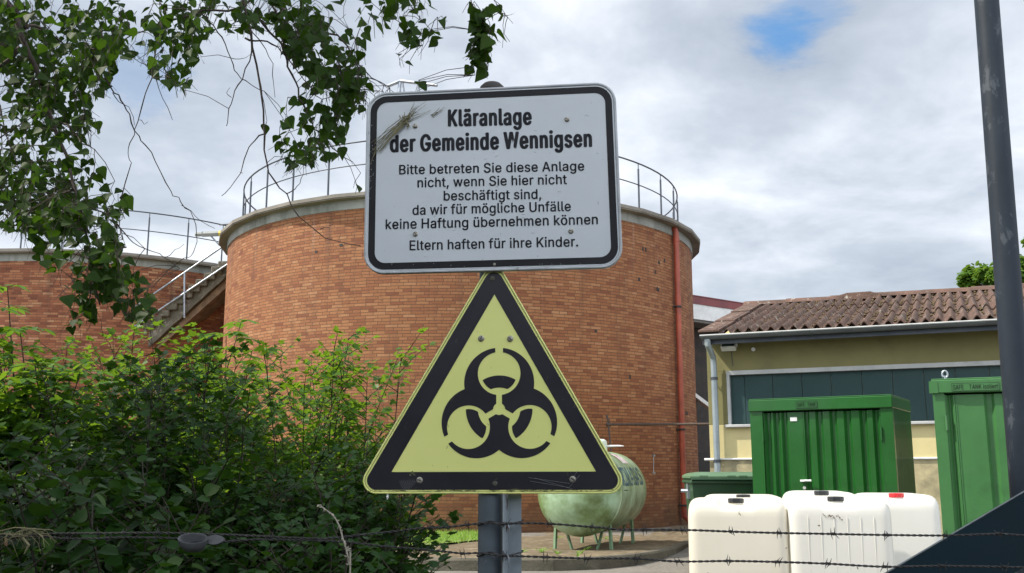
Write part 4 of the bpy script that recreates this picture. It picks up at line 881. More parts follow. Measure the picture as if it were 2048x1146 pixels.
ibc('white plastic tank with dark scuff marks and black cap, front right of the cluster', q.x, q.y, t2 - t1, 1.0, za + .02, pw, blk, 6, RI, [[(.28, za - .31), (.31, za - .34), (.35, za - .325), (.39, za - .35), (.42, za - .325), (.45, za - .38)], [(.25, za - .42), (.26, za - .41)], [(.55, .62), (.57, .61)]])
o1 = o0 + VI * 1.06; zb_ = P(1640, 986, 10.2).z
s1, s2, s3, s4 = along(1430, o1), along(1579, o1), along(1727, o1), along(1884, o1)
q = o1 + UI * (s1 - .12); ibc('cream plastic tank half hidden behind the front left plastic tank', q.x, q.y, s2 - s1 + .11, .95, zb_ - .03, pc, blk, 0, RI)
q = o1 + UI * s2; ibc('white plastic tank half hidden behind the scuffed front plastic tank', q.x, q.y, s3 - s2 - .01, .95, zb_ + .01, pw, blk, 0, RI)
q = o1 + UI * s3; ibc('white plastic tank with a red cap, rightmost of the cluster beside the paler container', q.x, q.y, s4 - s3, .95, zb_ - .01, pw, red, 0, RI, [[(.12, za - .30), (.1, za - .37)], [(.1, .75), (.105, .7)]])

# ------------------------------------------------------------------ signs on their post
M['signwhite'] = pm('sign_white_sheet', (.62, .66, .70), (.57, .61, .65), 5, .32, spec=.5, c3=(.50, .53, .54), s3=11, lo3=.66, hi3=.80)
M['signblack'] = pm('sign_black_film', (.018, .017, .023), (.028, .027, .035), 6, .34, spec=.4, c3=(.10, .10, .105), s3=26, lo3=.66, hi3=.78)
M['borderblack'] = pm('sign_border_film', (.010, .010, .013), (.02, .02, .024), 6, .55, spec=.25, c3=(.10, .10, .105), s3=26, lo3=.68, hi3=.8)
M['signyellow'] = pm('sign_yellow_sheet', (.84, .86, .30), (.80, .83, .27), 4, .35, c3=(.42, .45, .16), s3=9, lo3=.68, hi3=.85)
M['signedge'] = pm('sign_metal_edge', (.48, .50, .52), (.34, .36, .38), 14, .4, metal=.3, c3=(.2, .19, .16), s3=24, lo3=.6, hi3=.7)
M['ink'] = pm('sign_ink', (.018, .02, .03), (.03, .033, .045), 30, .5)
M['screw'] = pm('screw_zinc', (.5, .48, .43), (.22, .2, .16), 120, .4, metal=.6)
M['rubber'] = pm('dark_rubber', (.035, .032, .032), (.07, .06, .055), 8, .7)
M['postpaint'] = pm('grey_post_paint', (.115, .142, .168), (.07, .088, .105), 7, .55, metal=.2, c3=(.2, .225, .25), s3=22, lo3=.58, hi3=.70, bump=.06)
M['postgrey'] = pm('angle_post_grey', (.27, .31, .34), (.20, .235, .26), 5, .6, bump=.05, c3=(.10, .06, .04), s3=9, lo3=.68, hi3=.74)
YAW = R(4.7); SR = Vector((math.cos(YAW), -math.sin(YAW), 0)); SN = Vector((-math.sin(YAW), -math.cos(YAW), 0)); UP = Vector((0, 0, 1))
PX0 = P(981, 1000, 2.45).x
def rrect(W, H, ins, r, n=8):
    out = []
    for cx, cy, a0 in ((W - ins - r, ins + r, -90), (W - ins - r, H - ins - r, 0), (ins + r, H - ins - r, 90), (ins + r, ins + r, 180)):
        for k in range(n + 1): a = R(a0 + 90 * k / n); out.append((cx + r * math.cos(a), cy + r * math.sin(a)))
    return out
def disc(mb, c, r, n, a=16, rise=.0):
    rt = n.cross(UP).normalized(); up = rt.cross(n)
    mb.rings([[c + n * h + (rt * math.cos(2 * math.pi * k / a) + up * math.sin(2 * math.pi * k / a)) * q for k in range(a)] for q, h in ((r, 0), (r, rise * .6), (r * .75, rise), (r * .05, rise * 1.05))])
    return rt, up
def screw(parent, p, n, r=.0062, ang=.7):
    mb = MB(); disc(mb, p - n * .0005, r * 1.25, n, 14, .0012); rt, up = disc(mb, p + n * .0007, r, n, 14, .0035); s = obj('screw', mb, M['screw'], parent)
    mb = MB(); d = rt * math.cos(ang) + up * math.sin(ang); e = d.cross(n); q = p + n * .0046
    mb.add([q - d * r * .85 - e * r * .16, q + d * r * .85 - e * r * .16, q + d * r * .85 + e * r * .16, q - d * r * .85 + e * r * .16], [(0, 1, 2, 3)]); obj('slot', mb, M['ink'], s, fix=False)
def post():
    T = thing('sign_post', 'round grey steel post carrying both signs, with dark cap on top', 'post', (PX0, 2.45, 0))
    top = P(981, 172, 2.45).z; mb = MB(); mb.tube([(PX0, 2.45, -.3), (PX0, 2.45, top - .012)], .0295, 28); obj('pole', mb, M['postpaint'], T, smooth=True, angle=50)
    mb = MB(); mb.rings([[Vector((PX0 + r * math.cos(a * .2618), 2.45 + r * math.sin(a * .2618), top + h)) for a in range(24)] for r, h in ((.031, -.03), (.033, -.015), (.031, -.004), (.022, .005), (.004, .008))])
    obj('cap', mb, M['rubber'], T, smooth=True)
    # loose cable tie and scratches stay in the paint; the angle post beside it is another thing
    T = thing('fence_post', 'slim grey angle-iron fence post with rust spots, standing beside the round sign post', 'fence post', (P(1020, 1100, 2.46).x, 2.46, 0))
    ztop = P(1025, 988, 2.44).z; mb = MB()
    a, b, c = P(1005.5, 1060, 2.405), P(1017, 1060, 2.44), P(1043, 1060, 2.432)
    def flat(p): return Vector((p.x, p.y, 0))
    a, b, c = flat(a), flat(b), flat(c); t = .0035
    poly = [a, b, c, c + Vector((0, t, 0)), b + Vector((t * .3, t * 1.4, 0)), a + Vector((t * .8, t * .9, 0))]
    mb.prism([(p.x, p.y) for p in poly], -.3, ztop); obj('angle_bar', mb, M['postgrey'], T)
    mb = MB()
    for k in range(14):
        z = ztop - .03 - k * .026; p = a.lerp(b, .55) + UP * z; n = (b - a).cross(UP).normalized() ; n = n if n.y < 0 else -n; disc(mb, p + n * .0002, .0018, n, 8, .0004)
    obj('punch_hole', mb, M['ink'], T)
    mb = MB()
    for z, f, s in ((ztop - .012, .5, .012), (ztop - .018, .75, .011), (ztop - .03, .7, .008), (1.516, .6, .011), (1.512, .9, .009), (1.505, .3, .007), (1.452, .5, .009), (1.449, .75, .008)):
        p = a.lerp(b, f) + UP * z; n = (b - a).cross(UP).normalized(); n = n if n.y < 0 else -n; rt = (b - a).normalized()
        vs = [p + n * .0006 + (rt * math.cos(k * .785) * .35 + UP * math.sin(k * .785)) * s * random.uniform(.5, 1.1) for k in range(8)]
        mb.add(vs, [tuple(range(8))])
    obj('rust_patch', mb, pm('rust', (.10, .045, .025), (.05, .028, .02), 80, .95, bump=.5, bscale=200), T, fix=False)
post()

def text_sign():
    o = Vector((PX0, 2.402, 0))
    def sp(px, py): return on_plane(px, py, o, SN)
    TLc, TRc, BRc, BLc = sp(734, 187), sp(1230.5, 163.5), sp(1246.5, 535.5), sp(727, 549)
    W = ((TRc - TLc).length + (BRc - BLc).length) / 2; H = ((TLc - BLc).length + (TRc - BRc).length) / 2
    def m(x, y, off=0.0):
        s, t = x / W, y / H
        bend = .0
        return (BLc * (1 - s) + BRc * s) * (1 - t) + (TLc * (1 - s) + TRc * s) * t + SN * off
    T = thing('information_sign', 'white rectangular sign with black border and German text, mounted at the top of the post', 'sign', (o.x, o.y, BLc.z))
    mb = MB(); o1 = [(x, y) for x, y in rrect(W, H, 0, .052)]; 
    rings = [[m(x, y, d) for x, y in rrect(W, H, i, .052 - i)] for i, d in ((.004, -.012), (.0, -.010), (.0, .0005), (.0012, .0022), (.004, .0026), (.0062, .0018), (.0075, .0002))]
    mb.rings(rings); obj('plate', mb, [M['signedge']], T, smooth=True, angle=35)
    face = MB(); face.add([m(x, y, .0008) for x, y in rrect(W, H, .0074, .044)], [tuple(range(36))])
    mb = MB(); A = [m(x, y, .0014) for x, y in rrect(W, H, .0105, .0415)]; B = [m(x, y, .0014) for x, y in rrect(W, H, .0275, .027)]; n = len(A)
    mb.add(A + B, [(k, (k + 1) % n, n + (k + 1) % n, n + k) for k in range(n)]); obj('border', mb, M['borderblack'], T, fix=False)
    mb = MB(); up = ((TLc - BLc).normalized() + (TRc - BRc).normalized()).normalized()
    ppm = (sp(1000, 350) - sp(1000, 351)).length
    for txt, x0, y0, x1, y1, cap, xs, bold in (
        ('Kläranlage', 895.8, 252.6, 1064, 249.2, 33.0, .60, 30), ('der Gemeinde Wennigsen', 779.5, 304.2, 1184.6, 293.2, 33.0, .58, 30),
        ('Bitte betreten Sie diese Anlage', 798.3, 349, 1168.8, 341.4, 18.8, .95, 15), ('nicht, wenn Sie hier nicht', 835, 375, 1134, 368.2, 18.8, .95, 15),
        ('beschäftigt sind,', 887.5, 401.2, 1082.6, 397.8, 18.8, .95, 15), ('da wir für mögliche Unfälle', 825, 430, 1142, 422, 18.8, .95, 15),
        ('keine Haftung übernehmen können', 771.3, 458.6, 1196, 448.4, 19, .95, 15), ('Eltern haften für ihre Kinder.', 819.3, 500.6, 1156.5, 492.8, 18.8, .95, 15)):
        lettering(mb, txt, sp(x0, y0), sp(x1, y1), up, cap * ppm, SN, xs, bold, .0016)
    obj('lettering', mb, M['ink'], T, fix=False)
    for (px, py), a in zip(((830.5, 252.5), (1134, 239), (831, 468.5), (1142, 462.5)), (1.5, .5, .8, .3)): screw(T, sp(px, py) + SN * .0012, SN, .0055, a)
    mb = MB(); disc(mb, sp(989, 529) + SN * .0015, .0035, SN, 10, .002); obj('rivet', mb, M['screw'], T)
    # small chips and scratches in the film
    mb = MB(); random.seed(5); n_face = len(face.f)
    for k in range(46):
        p = sp(random.uniform(752, 1222), random.uniform(195, 520)) + SN * .0015; a = random.gauss(.15, .5); l = random.choice([.0012, .002, .004]); d = SR * math.cos(a) + UP * math.sin(a); e = d.cross(SN) * random.uniform(.0003, .0006)
        mb.add([p - d * l - e, p + d * l - e, p + d * l + e, p - d * l + e], [(0, 1, 2, 3)])
    for k in range(40):
        s_ = random.choice([0, 0, 0, 1]); 
        p = (sp(random.uniform(737, 747), random.uniform(225, 400)) if s_ == 0 else sp(random.uniform(760, 1200), random.uniform(527, 535))) + SN * .0019; vs = [p + (SR * math.cos(q * 1.2) * .5 + UP * math.sin(q * 1.2)) * random.uniform(.0006, .003) for q in range(5)]
        mb.add(vs, [(0, 1, 2, 3, 4)])
    face.add(mb.v, mb.f, 1); obj('face', face, [M['signwhite'], pm('scratch_grey', (.33, .34, .34), (.2, .2, .2), 60, .7)], T, fix=False)
    for y in (H * .22, H * .80):
        mb = MB(); c = m(W * .5, y, -.012); mb.tube([c - SR * .24, c + SR * .24], .009, 8); obj('clamp_rail', mb, M['galv'], T)
    # tuft of dry grass caught on the sign face
    G = thing('dry_grass_tuft', 'tuft of dry straw stuck across the top left corner of the white sign', 'straw', tuple(sp(815, 240) + SN * .004))
    mb = MB(); K = sp(812, 243) + SN * .008
    for k in range(15):
        a = sp(random.uniform(742, 768) - (k % 3) * 2, random.uniform(286, 312)) + SN * random.uniform(.003, .008); b = sp(random.uniform(826, 856), random.uniform(203, 228)) + SN * random.uniform(.004, .014)
        j = Vector((random.gauss(0, .004), 0, random.gauss(0, .004))); r = random.uniform(.0006, .0011)
        pts = [a, a.lerp(K + j, .5) + SN * .004 + UP * random.gauss(0, .003), K + j, (K + j).lerp(b, .5) + UP * random.gauss(0, .003), b]
        if k > 8: pts = pts[:3] + [K + (b - K) * .35]
        mb.tube(pts, [r * .5, r, r, r * .8, r * .3][:len(pts)], 5)
    for a, b in (((866, 235), (890, 215)), ((862, 231), (886, 222)), ((816, 245), (862, 222)), ((864, 233), (880, 217)), ((752, 300), (742, 330)), ((758, 296), (746, 318))): mb.tube([sp(*a) + SN * .004, sp(*b) + SN * .006], [.001, .0005], 5)
    obj('straw', mb, M['straw'], G)
    mb = MB()
    for k in range(14): c = K + Vector((random.gauss(0, .007), random.gauss(0, .002), random.gauss(0, .008))); mb.tube([c, c + Vector((random.gauss(0, .008), -.002, random.gauss(0, .008)))], [.002, .0006], 5)
    obj('knot', mb, M['straw'], G)
M['straw'] = pm('dry_straw', (.26, .235, .13), (.14, .13, .07), 40, .9)
text_sign()

def warning_sign():
    o = Vector((PX0, 2.414, 0))
    def sp(px, py): return on_plane(px, py, o, SN)
    A, B, C = sp(988, 512), sp(706.5, 987.5), sp(1264, 987.5)
    T = thing('warning_sign', 'yellow triangular warning sign with black border and black biohazard symbol', 'sign', (o.x, o.y, B.z))
    U = (C - B).normalized(); V = SN.cross(U).normalized(); V = V if V.z > 0 else -V
    def loc(p): return ((p - B).dot(U), (p - B).dot(V))
    tri = [loc(B), loc(C), loc(A)]
    def w(x, y, off=0.0): return B + U * x + V * y + SN * off
    def rtri(ins, r, n=10):
        L = []
        for i in range(3):
            p, q = Vector(tri[i]), Vector(tri[(i + 1) % 3]); d = (q - p).normalized(); nn = Vector((-d.y, d.x)); L.append((p + nn * (ins + r), d))
        out = []
        for i in range(3):
            (p, d), (q, e) = L[i - 1], L[i]; den = d.x * e.y - d.y * e.x; t = ((q.x - p.x) * e.y - (q.y - p.y) * e.x) / den; c = p + d * t
            a0 = math.atan2(-d.x, d.y); a1 = math.atan2(-e.x, e.y)
            while a1 < a0: a1 += 2 * math.pi
            out += [(c.x + r * math.cos(a0 + (a1 - a0) * k / n), c.y + r * math.sin(a0 + (a1 - a0) * k / n)) for k in range(n + 1)]
        return out
    mb = MB(); mb.rings([[w(x, y, d) for x, y in rtri(i, .031 - i)] for i, d in ((.004, -.009), (0, -.008), (0, .0006), (.001, .0022), (.0028, .0024), (.004, .0012), (.0052, .0002))])
    obj('plate', mb, M['signyellow'], T, smooth=True, angle=35)
    mb = MB(); p = rtri(.0054, .0262); face = mb; face.add([w(x, y, .0005) for x, y in p], [tuple(range(len(p)))])
    # embossed thin line in the rim
    mb = MB(); a, b = rtri(.0044, .0268), rtri(.0052, .0262); n = len(a)
    mb.add([w(x, y, .0016) for x, y in a] + [w(x, y, .0011) for x, y in b], [(k, (k + 1) % n, n + (k + 1) % n, n + k) for k in range(n)]); obj('rim_line', mb, pm('grimy_rim', (.2, .2, .07), (.08, .08, .04), 60, .7), T, fix=False)
    outer = rtri(.0092, .0225); inner = [loc(sp(989, 589)), loc(sp(783, 944)), loc(sp(1192, 943))]
    mb = MB(); t = tessellate_polygon([[Vector((x, y, 0)) for x, y in outer], [Vector((x, y, 0)) for x, y in inner]]); mb.add([w(x, y, .0012) for x, y in outer + inner], [tuple(q) for q in t]); obj('border', mb, M['signblack'], T, fix=False)
    # biohazard trefoil from its circles, as a field sampled on a fine grid
    c = sp(998.3, 818); k1 = (sp(1098, 818) - sp(998, 818)).length / 100 / 2.438; ky = (sp(998, 718) - sp(998, 818)).length / 100 / 2.438
    def fld(x, y):
        d = 1e9; big = -1e9; arcs = -1e9; cut = 1e9; rr = math.hypot(x, y)
        for i in range(3):
            a = math.pi / 2 + i * 2 * math.pi / 3; ca, sa = math.cos(a), math.sin(a); al = x * ca + y * sa; pe = -x * sa + y * ca
            big = max(big, 172 - math.hypot(al - 127, pe)); ri = math.hypot(al - 173, pe)
            cut = min(cut, ri - 105)
            if 0 < al < 100: cut = min(cut, abs(pe) - 14)
            if al > 173: cut = min(cut, abs(pe) - 19)
            if al > 0: arcs = max(arcs, min(rr - 104, 163 - rr, 87 - ri))
        cut = min(cut, rr - 29)
        return max(min(big, cut), arcs)
    n = 230; S = 330; mb = MB(); g = [[fld(-S + 2 * S * i / n, -S + 2 * S * j / n) for i in range(n + 1)] for j in range(n + 1)]; cache = {}
    def vert(q):
        if q not in cache: cache[q] = len(mb.v); mb.v.append(c + U * (q[0] * k1) + V * (q[1] * ky) + SN * .0012)
        return cache[q]
    for j in range(n):
        for i in range(n):
            cs = [(i, j), (i + 1, j), (i + 1, j + 1), (i, j + 1)]; f = [g[b_][a_] for a_, b_ in cs]
            if max(f) <= 0: continue
            pos = [(-S + 2 * S * a_ / n, -S + 2 * S * b_ / n) for a_, b_ in cs]; poly = []
            for q in range(4):
                r_ = (q + 1) % 4
                if f[q] > 0: poly.append(vert((round(pos[q][0], 3), round(pos[q][1], 3))))
                if (f[q] > 0) != (f[r_] > 0):
                    t_ = f[q] / (f[q] - f[r_]); poly.append(vert((round(pos[q][0] + (pos[r_][0] - pos[q][0]) * t_, 3), round(pos[q][1] + (pos[r_][1] - pos[q][1]) * t_, 3))))
            if len(set(poly)) >= 3: mb.f.append(tuple(poly)); mb.mi.append(0)
    obj('biohazard_symbol', mb, M['signblack'], T, fix=False)
    for (px, py), a in zip(((962.5, 677), (1020.5, 677.5), (839.5, 960.5), (1145.5, 958.5)), (1.9, .7, .4, .6)): screw(T, sp(px, py) + SN * .0013, SN, .0062, a)
    for px, py in ((985, 557), (990, 967)):
        mb = MB(); disc(mb, sp(px, py) + SN * .0012, .006, SN, 12, .002); disc(mb, sp(px, py) + SN * .0032, .0025, SN, 8, .001); obj('rivet', mb, pm('dull_rivet', (.06, .06, .05), (.14, .13, .10), 200, .7), T)
    random.seed(9); mb = MB()
    for k in range(60):    # bird dirt, chips, scratches
        p = sp(random.uniform(800, 1180), random.uniform(640, 985)) + SN * .0016; a = random.gauss(1.4, .5); l = random.choice([.0006, .001, .002, .004]); d = SR * math.cos(a) + UP * math.sin(a); e = d.cross(SN) * random.uniform(.0003, .0006)
        mb.add([p - d * l - e, p + d * l - e, p + d * l + e, p - d * l + e], [(0, 1, 2, 3)])
    for k in range(90):
        t_ = random.random(); u = tri[0][0] + (tri[1][0] - tri[0][0]) * t_; p = w(u, .0075 + random.gauss(0, .0012), .0026); d = U; l = random.uniform(.001, .008); e = V * random.uniform(.0003, .0007)
        mb.add([p - d * l - e, p + d * l - e, p + d * l + e, p - d * l + e], [(0, 1, 2, 3)])
    face.add(mb.v, mb.f, 1); obj('face', face, [M['signyellow'], pm('scratch_dark', (.13, .13, .06), (.06, .06, .04), 60, .8)], T, fix=False)
    mb = MB()
    for cx, cy, s in ((825, 945, 1), (829, 949, .7), (821, 950, .6)):
        p = sp(cx, cy) + SN * .0022; mb.add([p + (U * math.cos(q * .7) + V * math.sin(q * .7)) * random.uniform(.0025, .0055) * s for q in range(9)], [tuple(range(9))])
    obj('lichen_spot', mb, pm('lichen', (.16, .17, .09), (.07, .08, .05), 300, .95), T, fix=False)
    # fine old web lines near the two lower screws
    mweb = pm('cobweb_grey', (.3, .31, .33), None); mb = MB()
    for k in range(9):
        r_ = .012 + .0042 * k; q = sp(838, 958) + SN * .003; mb.tube([q + (U * math.cos(a_) - V * math.sin(a_) * .8) * r_ for a_ in [2.2 + .12 * z_ for z_ in range(8)]], .00022, 3)
    obj('cobweb', mb, mweb, T); mb = MB()
    for (a_, b_) in (((1057, 955), (1140, 967)), ((1060, 962), (1138, 975)), ((1138, 975), (1160, 950)), ((1145, 958), (1156, 940)), ((1070, 956), (1145, 978)), ((838, 958), (838, 938)), ((838, 962), (855, 968))):
        if a_ == (838, 958): continue
        if a_ == (838, 962): continue
        mb.tube([sp(*a_) + SN * .003, sp(*b_) + SN * .004], .0003, 3)
    obj('cobweb', mb, mweb, T)
    mb = MB(); cc = sp(987, 760) - SN * .0; 
    for py in (640, 930): c_ = sp(987, py) - SN * .012; mb.tube([c_ - SR * .06, c_ + SR * .06], .008, 8)
    obj('clamp_rail', mb, M['galv'], T)
    mb = MB(); q = sp(775, 989); mb.tube([q + SN * -.002, q + UP * -.006, q + UP * -.011], [.002, .003, .0015], 6); obj('drip', mb, M['white'], T)
warning_sign()

# ------------------------------------------------------------------ barbed wire
M['wire'] = pm('rusty_wire', (.045, .042, .042), (.10, .095, .09), 90, .65, metal=.3, lo=.5, hi=.75)
def smooth_path(pts, step):
    out = []
    n = len(pts)
    for i in range(n - 1):
        p0, p1, p2, p3 = pts[max(0, i - 1)], pts[i], pts[i + 1], pts[min(n - 1, i + 2)]; k = max(2, int((p2 - p1).length / step))
        for j in range(k):
            t = j / k; out.append(.5 * ((2 * p1) + (p2 - p0) * t + (2 * p0 - 5 * p1 + 4 * p2 - p3) * t * t + (3 * p1 - p0 - 3 * p2 + p3) * t ** 3))
    out.append(pts[-1]); return out
def barbed(label, path, barbs, Y=2.408):
    pts = smooth_path([P(x, y, Y + (z[0] if z else 0)) for x, y, *z in path], .006)
    T = thing('barbed_wire', label, 'wire', tuple(pts[len(pts) // 2]), 0, 'barbed wire strands of the fence')
    mb = MB()
    for ph in (0, math.pi):
        tw = []
        for i, p in enumerate(pts):
            a = i * .006 / .028 * 2 * math.pi + ph; tw.append(p + Vector((0, math.cos(a), math.sin(a))) * .0016)
        mb.tube(tw, .00155, 5)
    obj('wire', mb, M['wire'], T, smooth=True)
    for bx in barbs:
        q = min(pts, key=lambda p: abs(proj(p)[0] - bx)); mb = MB()
        coil = [q + Vector(((t / 20 - .5) * .011, math.cos(t * .95) * .0032, math.sin(t * .95) * .0032)) for t in range(21)]; mb.tube(coil, .0011, 5)
        for s in (-1, 1):
            for e in (-1, 1):
                a = random.uniform(.9, 2.2) * e; b = q + Vector((s * .0045, 0, 0)); d = Vector((random.gauss(0, .45), math.cos(a) * .8, math.sin(a))).normalized(); mb.tube([b, b + d * .006, b + d * random.uniform(.011, .016)], [.0011, .001, .0003], 5)
        obj('barb', mb, M['wire'], T, smooth=True)
    return T
barbed('upper barbed wire strand of the fence, crossing just below the triangular sign',
    [(-90, 1066), (0, 1069), (43, 1072), (117, 1067), (197, 1066.7), (317, 1065.7), (413, 1068), (512, 1072), (600, 1076), (655, 1077), (729, 1069), (795, 1062), (845, 1056), (895, 1054), (958, 1047, .004), (981, 1047, -.002), (1005, 1048, -.012), (1024, 1047, .004), (1091, 1047), (1184, 1054), (1211, 1056), (1237, 1059), (1367, 1060), (1457, 1063), (1558, 1066), (1666, 1068), (1773, 1070), (1891, 1071), (1998, 1068), (2048, 1071), (2150, 1074)],
    [60, 197, 250, 317, 540, 628, 715, 862, 935, 1012, 1100, 1185, 1290, 1367, 1460, 1558, 1666, 1773, 1890, 1998])
barbed('lower barbed wire strand of the fence, crossing the posts nearest the bottom edge',
    [(-90, 1077), (0, 1075.7), (87, 1074), (133, 1077), (200, 1076.7), (250, 1074.7), (360, 1077), (433, 1084), (512, 1079), (590, 1080), (655, 1082), (712, 1086), (759, 1092), (812, 1096), (879, 1102), (925, 1107), (955, 1106, .004), (981, 1109, -.002), (1005, 1111, -.012), (1024, 1112, .004), (1091, 1114), (1174, 1117), (1267, 1117), (1357, 1123), (1457, 1122), (1555, 1124), (1656, 1127.5), (1770, 1133.6), (1881, 1132), (2048, 1135), (2150, 1139)],
    [30, 133, 215, 470, 690, 775, 850, 925, 1010, 1091, 1174, 1270, 1357, 1457, 1555, 1656, 1770, 1885, 2010])
def ties():
    for k, (y0, lab) in enumerate(((1046, 'upper tie wire wrapped round the posts below the triangular sign'), (1108, 'lower tie wire wrapped round the posts near the bottom edge'))):
        z = P(981, y0, 2.42).z; T = thing('tie_wire', lab, 'wire', (PX0, 2.41, z), 0, 'tie wires on the posts')
        xr = P(1043, y0, 2.43).x + .002; pts = []
        for a in range(25):
            t = math.pi * (.5 + a / 24); pts.append(Vector((PX0 + .0315 * math.cos(t), 2.45 + .0315 * math.sin(t), z + .007 * math.cos(a * .22 + .2))))
        pts += [Vector((P(1005, y0, 2.4).x, 2.401, z - .003)), Vector((P(1020, y0, 2.4).x, 2.412, z - .002)), Vector((xr, 2.428, z + .004)), Vector((xr + .002, 2.44, z + .006)), Vector((PX0 + .03, 2.47, z + .004)), Vector((PX0, 2.482, z + .006))]
        mb = MB(); mb.tube(pts, .0018, 6); obj('loop', mb, M['wire'], T, smooth=True)
        mb = MB(); q = Vector((P(1015, y0, 2.4).x, 2.404, z)); mb.tube([q, q + Vector((.004, -.003, -.01)), q + Vector((.003, -.004, -.019)), q + Vector((.008, -.003, -.026))], [.0015, .0012, .0011, .0008], 5); mb.tube([q, q + Vector((-.004, -.002, .012))], [.0014, .0005], 5); obj('wire_end', mb, M['galv'], T)
ties()
def wire_things():
    # grey plastic clip hanging on the wire
    c = P(388, 1083, 2.4); T = thing('plastic_clip', 'grey translucent plastic cup hanging on the barbed wire in front of the dark shrub', 'plastic cup', tuple(c))
    m = pm('grey_plastic', (.10, .105, .115), (.16, .165, .175), 30, .3, trans=.35); mb = MB(); n = 20; pm_ = .0012
    def ring(rx, rz, dy, dz): return [c + Vector((rx * math.cos(2 * math.pi * k / n), dy + rz * .5 * math.sin(2 * math.pi * k / n), dz + rz * math.sin(2 * math.pi * k / n))) for k in range(n)]
    mb.rings([ring(.036, .012, -.01, .008), ring(.034, .012, -.008, -.002), ring(.025, .009, 0, -.016), ring(.022, .007, .002, -.018)], cap0=False); mb.rings([ring(.036, .012, -.01, .008), ring(.031, .0095, -.01, .007), ring(.022, .008, 0, -.013)], cap0=False)
    obj('cup', mb, m, T, smooth=True); mb = MB(); mb.rings([[q + Vector((.046, 0, .004)) for q in ring(.022 * s, .011 * s, 0, 0)] for s in (.2, .8, 1)] + [[q + Vector((.05, .01, .002)) for q in ring(.02, .01, 0, 0)]]); obj('tab', mb, m, T, smooth=True)
    c = P(48, 1072, 2.4); T = thing('straw_clump', 'clump of dry brown straw tangled on the barbed wire at far left', 'straw', tuple(c))
    m = M['straw']; mb = MB()
    for k in range(46):
        x = random.uniform(-48, 38); a = P(48 + x, 1070 + random.uniform(-8, 6), 2.4 + random.uniform(-.012, .012)); d = Vector((random.gauss(.01, .03), random.gauss(0, .01), random.choice([random.gauss(.004, .006), -abs(random.gauss(.016, .012))])))
        mb.tube([a, a + d * .5 + Vector((0, 0, random.gauss(.004, .003))), a + d + Vector((random.gauss(0, .01), 0, random.gauss(-.004, .006)))], [.0008, .0007, .0003], 4)
    mb.tube([P(0, 1062, 2.39), P(30, 1055, 2.39), P(70, 1058, 2.39), P(105, 1060, 2.39)], [.0012, .0015, .0016, .0008], 5); mb.tube([P(60, 1058, 2.39), P(85, 1072, 2.39), P(89, 1094, 2.39)], [.0015, .0014, .0006], 5)
    mb.tube([P(45, 1075, 2.39), P(58, 1090, 2.39), P(48, 1108, 2.39)], [.003, .0035, .001], 5); obj('straw', mb, m, T)
    mb = MB(); q = P(11, 1086, 2.39); mb.add([q + Vector((-.004, 0, .014)), q + Vector((.005, .002, .006)), q + Vector((.004, 0, -.008)), q + Vector((-.003, .001, -.004))], [(0, 1, 2, 3)]); obj('dead_leaf', mb, pm('dead_leaf', (.16, .09, .045), None), T, fix=False)
    T = thing('dry_stalk', 'pale dry grass stalk with curved seed head in front of the dark shrub', 'grass stalk', P(697, 1300, 2.38)); T.location.z = 0; MATW[T.name] = Matrix.Translation(T.location)
    Yv = 2.38; path = smooth_path([P(x, y, Yv) for x, y in ((638, 1010), (652, 1020), (668, 1033), (679, 1053), (685, 1075), (693, 1100), (698, 1130), (700, 1170))] + [Vector((P(700, 1170, Yv).x, Yv, .5)), Vector((P(700, 1170, Yv).x, Yv, -.02))], .02)
    mb = MB(); n = len(path); mb.tube(path, [.0016 + .0012 * min(1, i / n * 3) for i in range(n)], 6); obj('stem', mb, M['paleseed'], T)
    mb = MB()
    for i, p in enumerate(path[:26]):
        for k in range(3):
            d = Vector((random.gauss(0, .6), random.gauss(0, .5), random.gauss(.2, .6))).normalized() * random.uniform(.003, .009) * (1.5 if 8 < i < 14 else 1); mb.tube([p, p + d * .6, p + d], [.001, .0018, .0005], 5)
    obj('seed_head', mb, M['paleseed'], T)
M['paleseed'] = pm('pale_stalk', (.46, .42, .35), (.3, .27, .21), 60, .9)
wire_things()

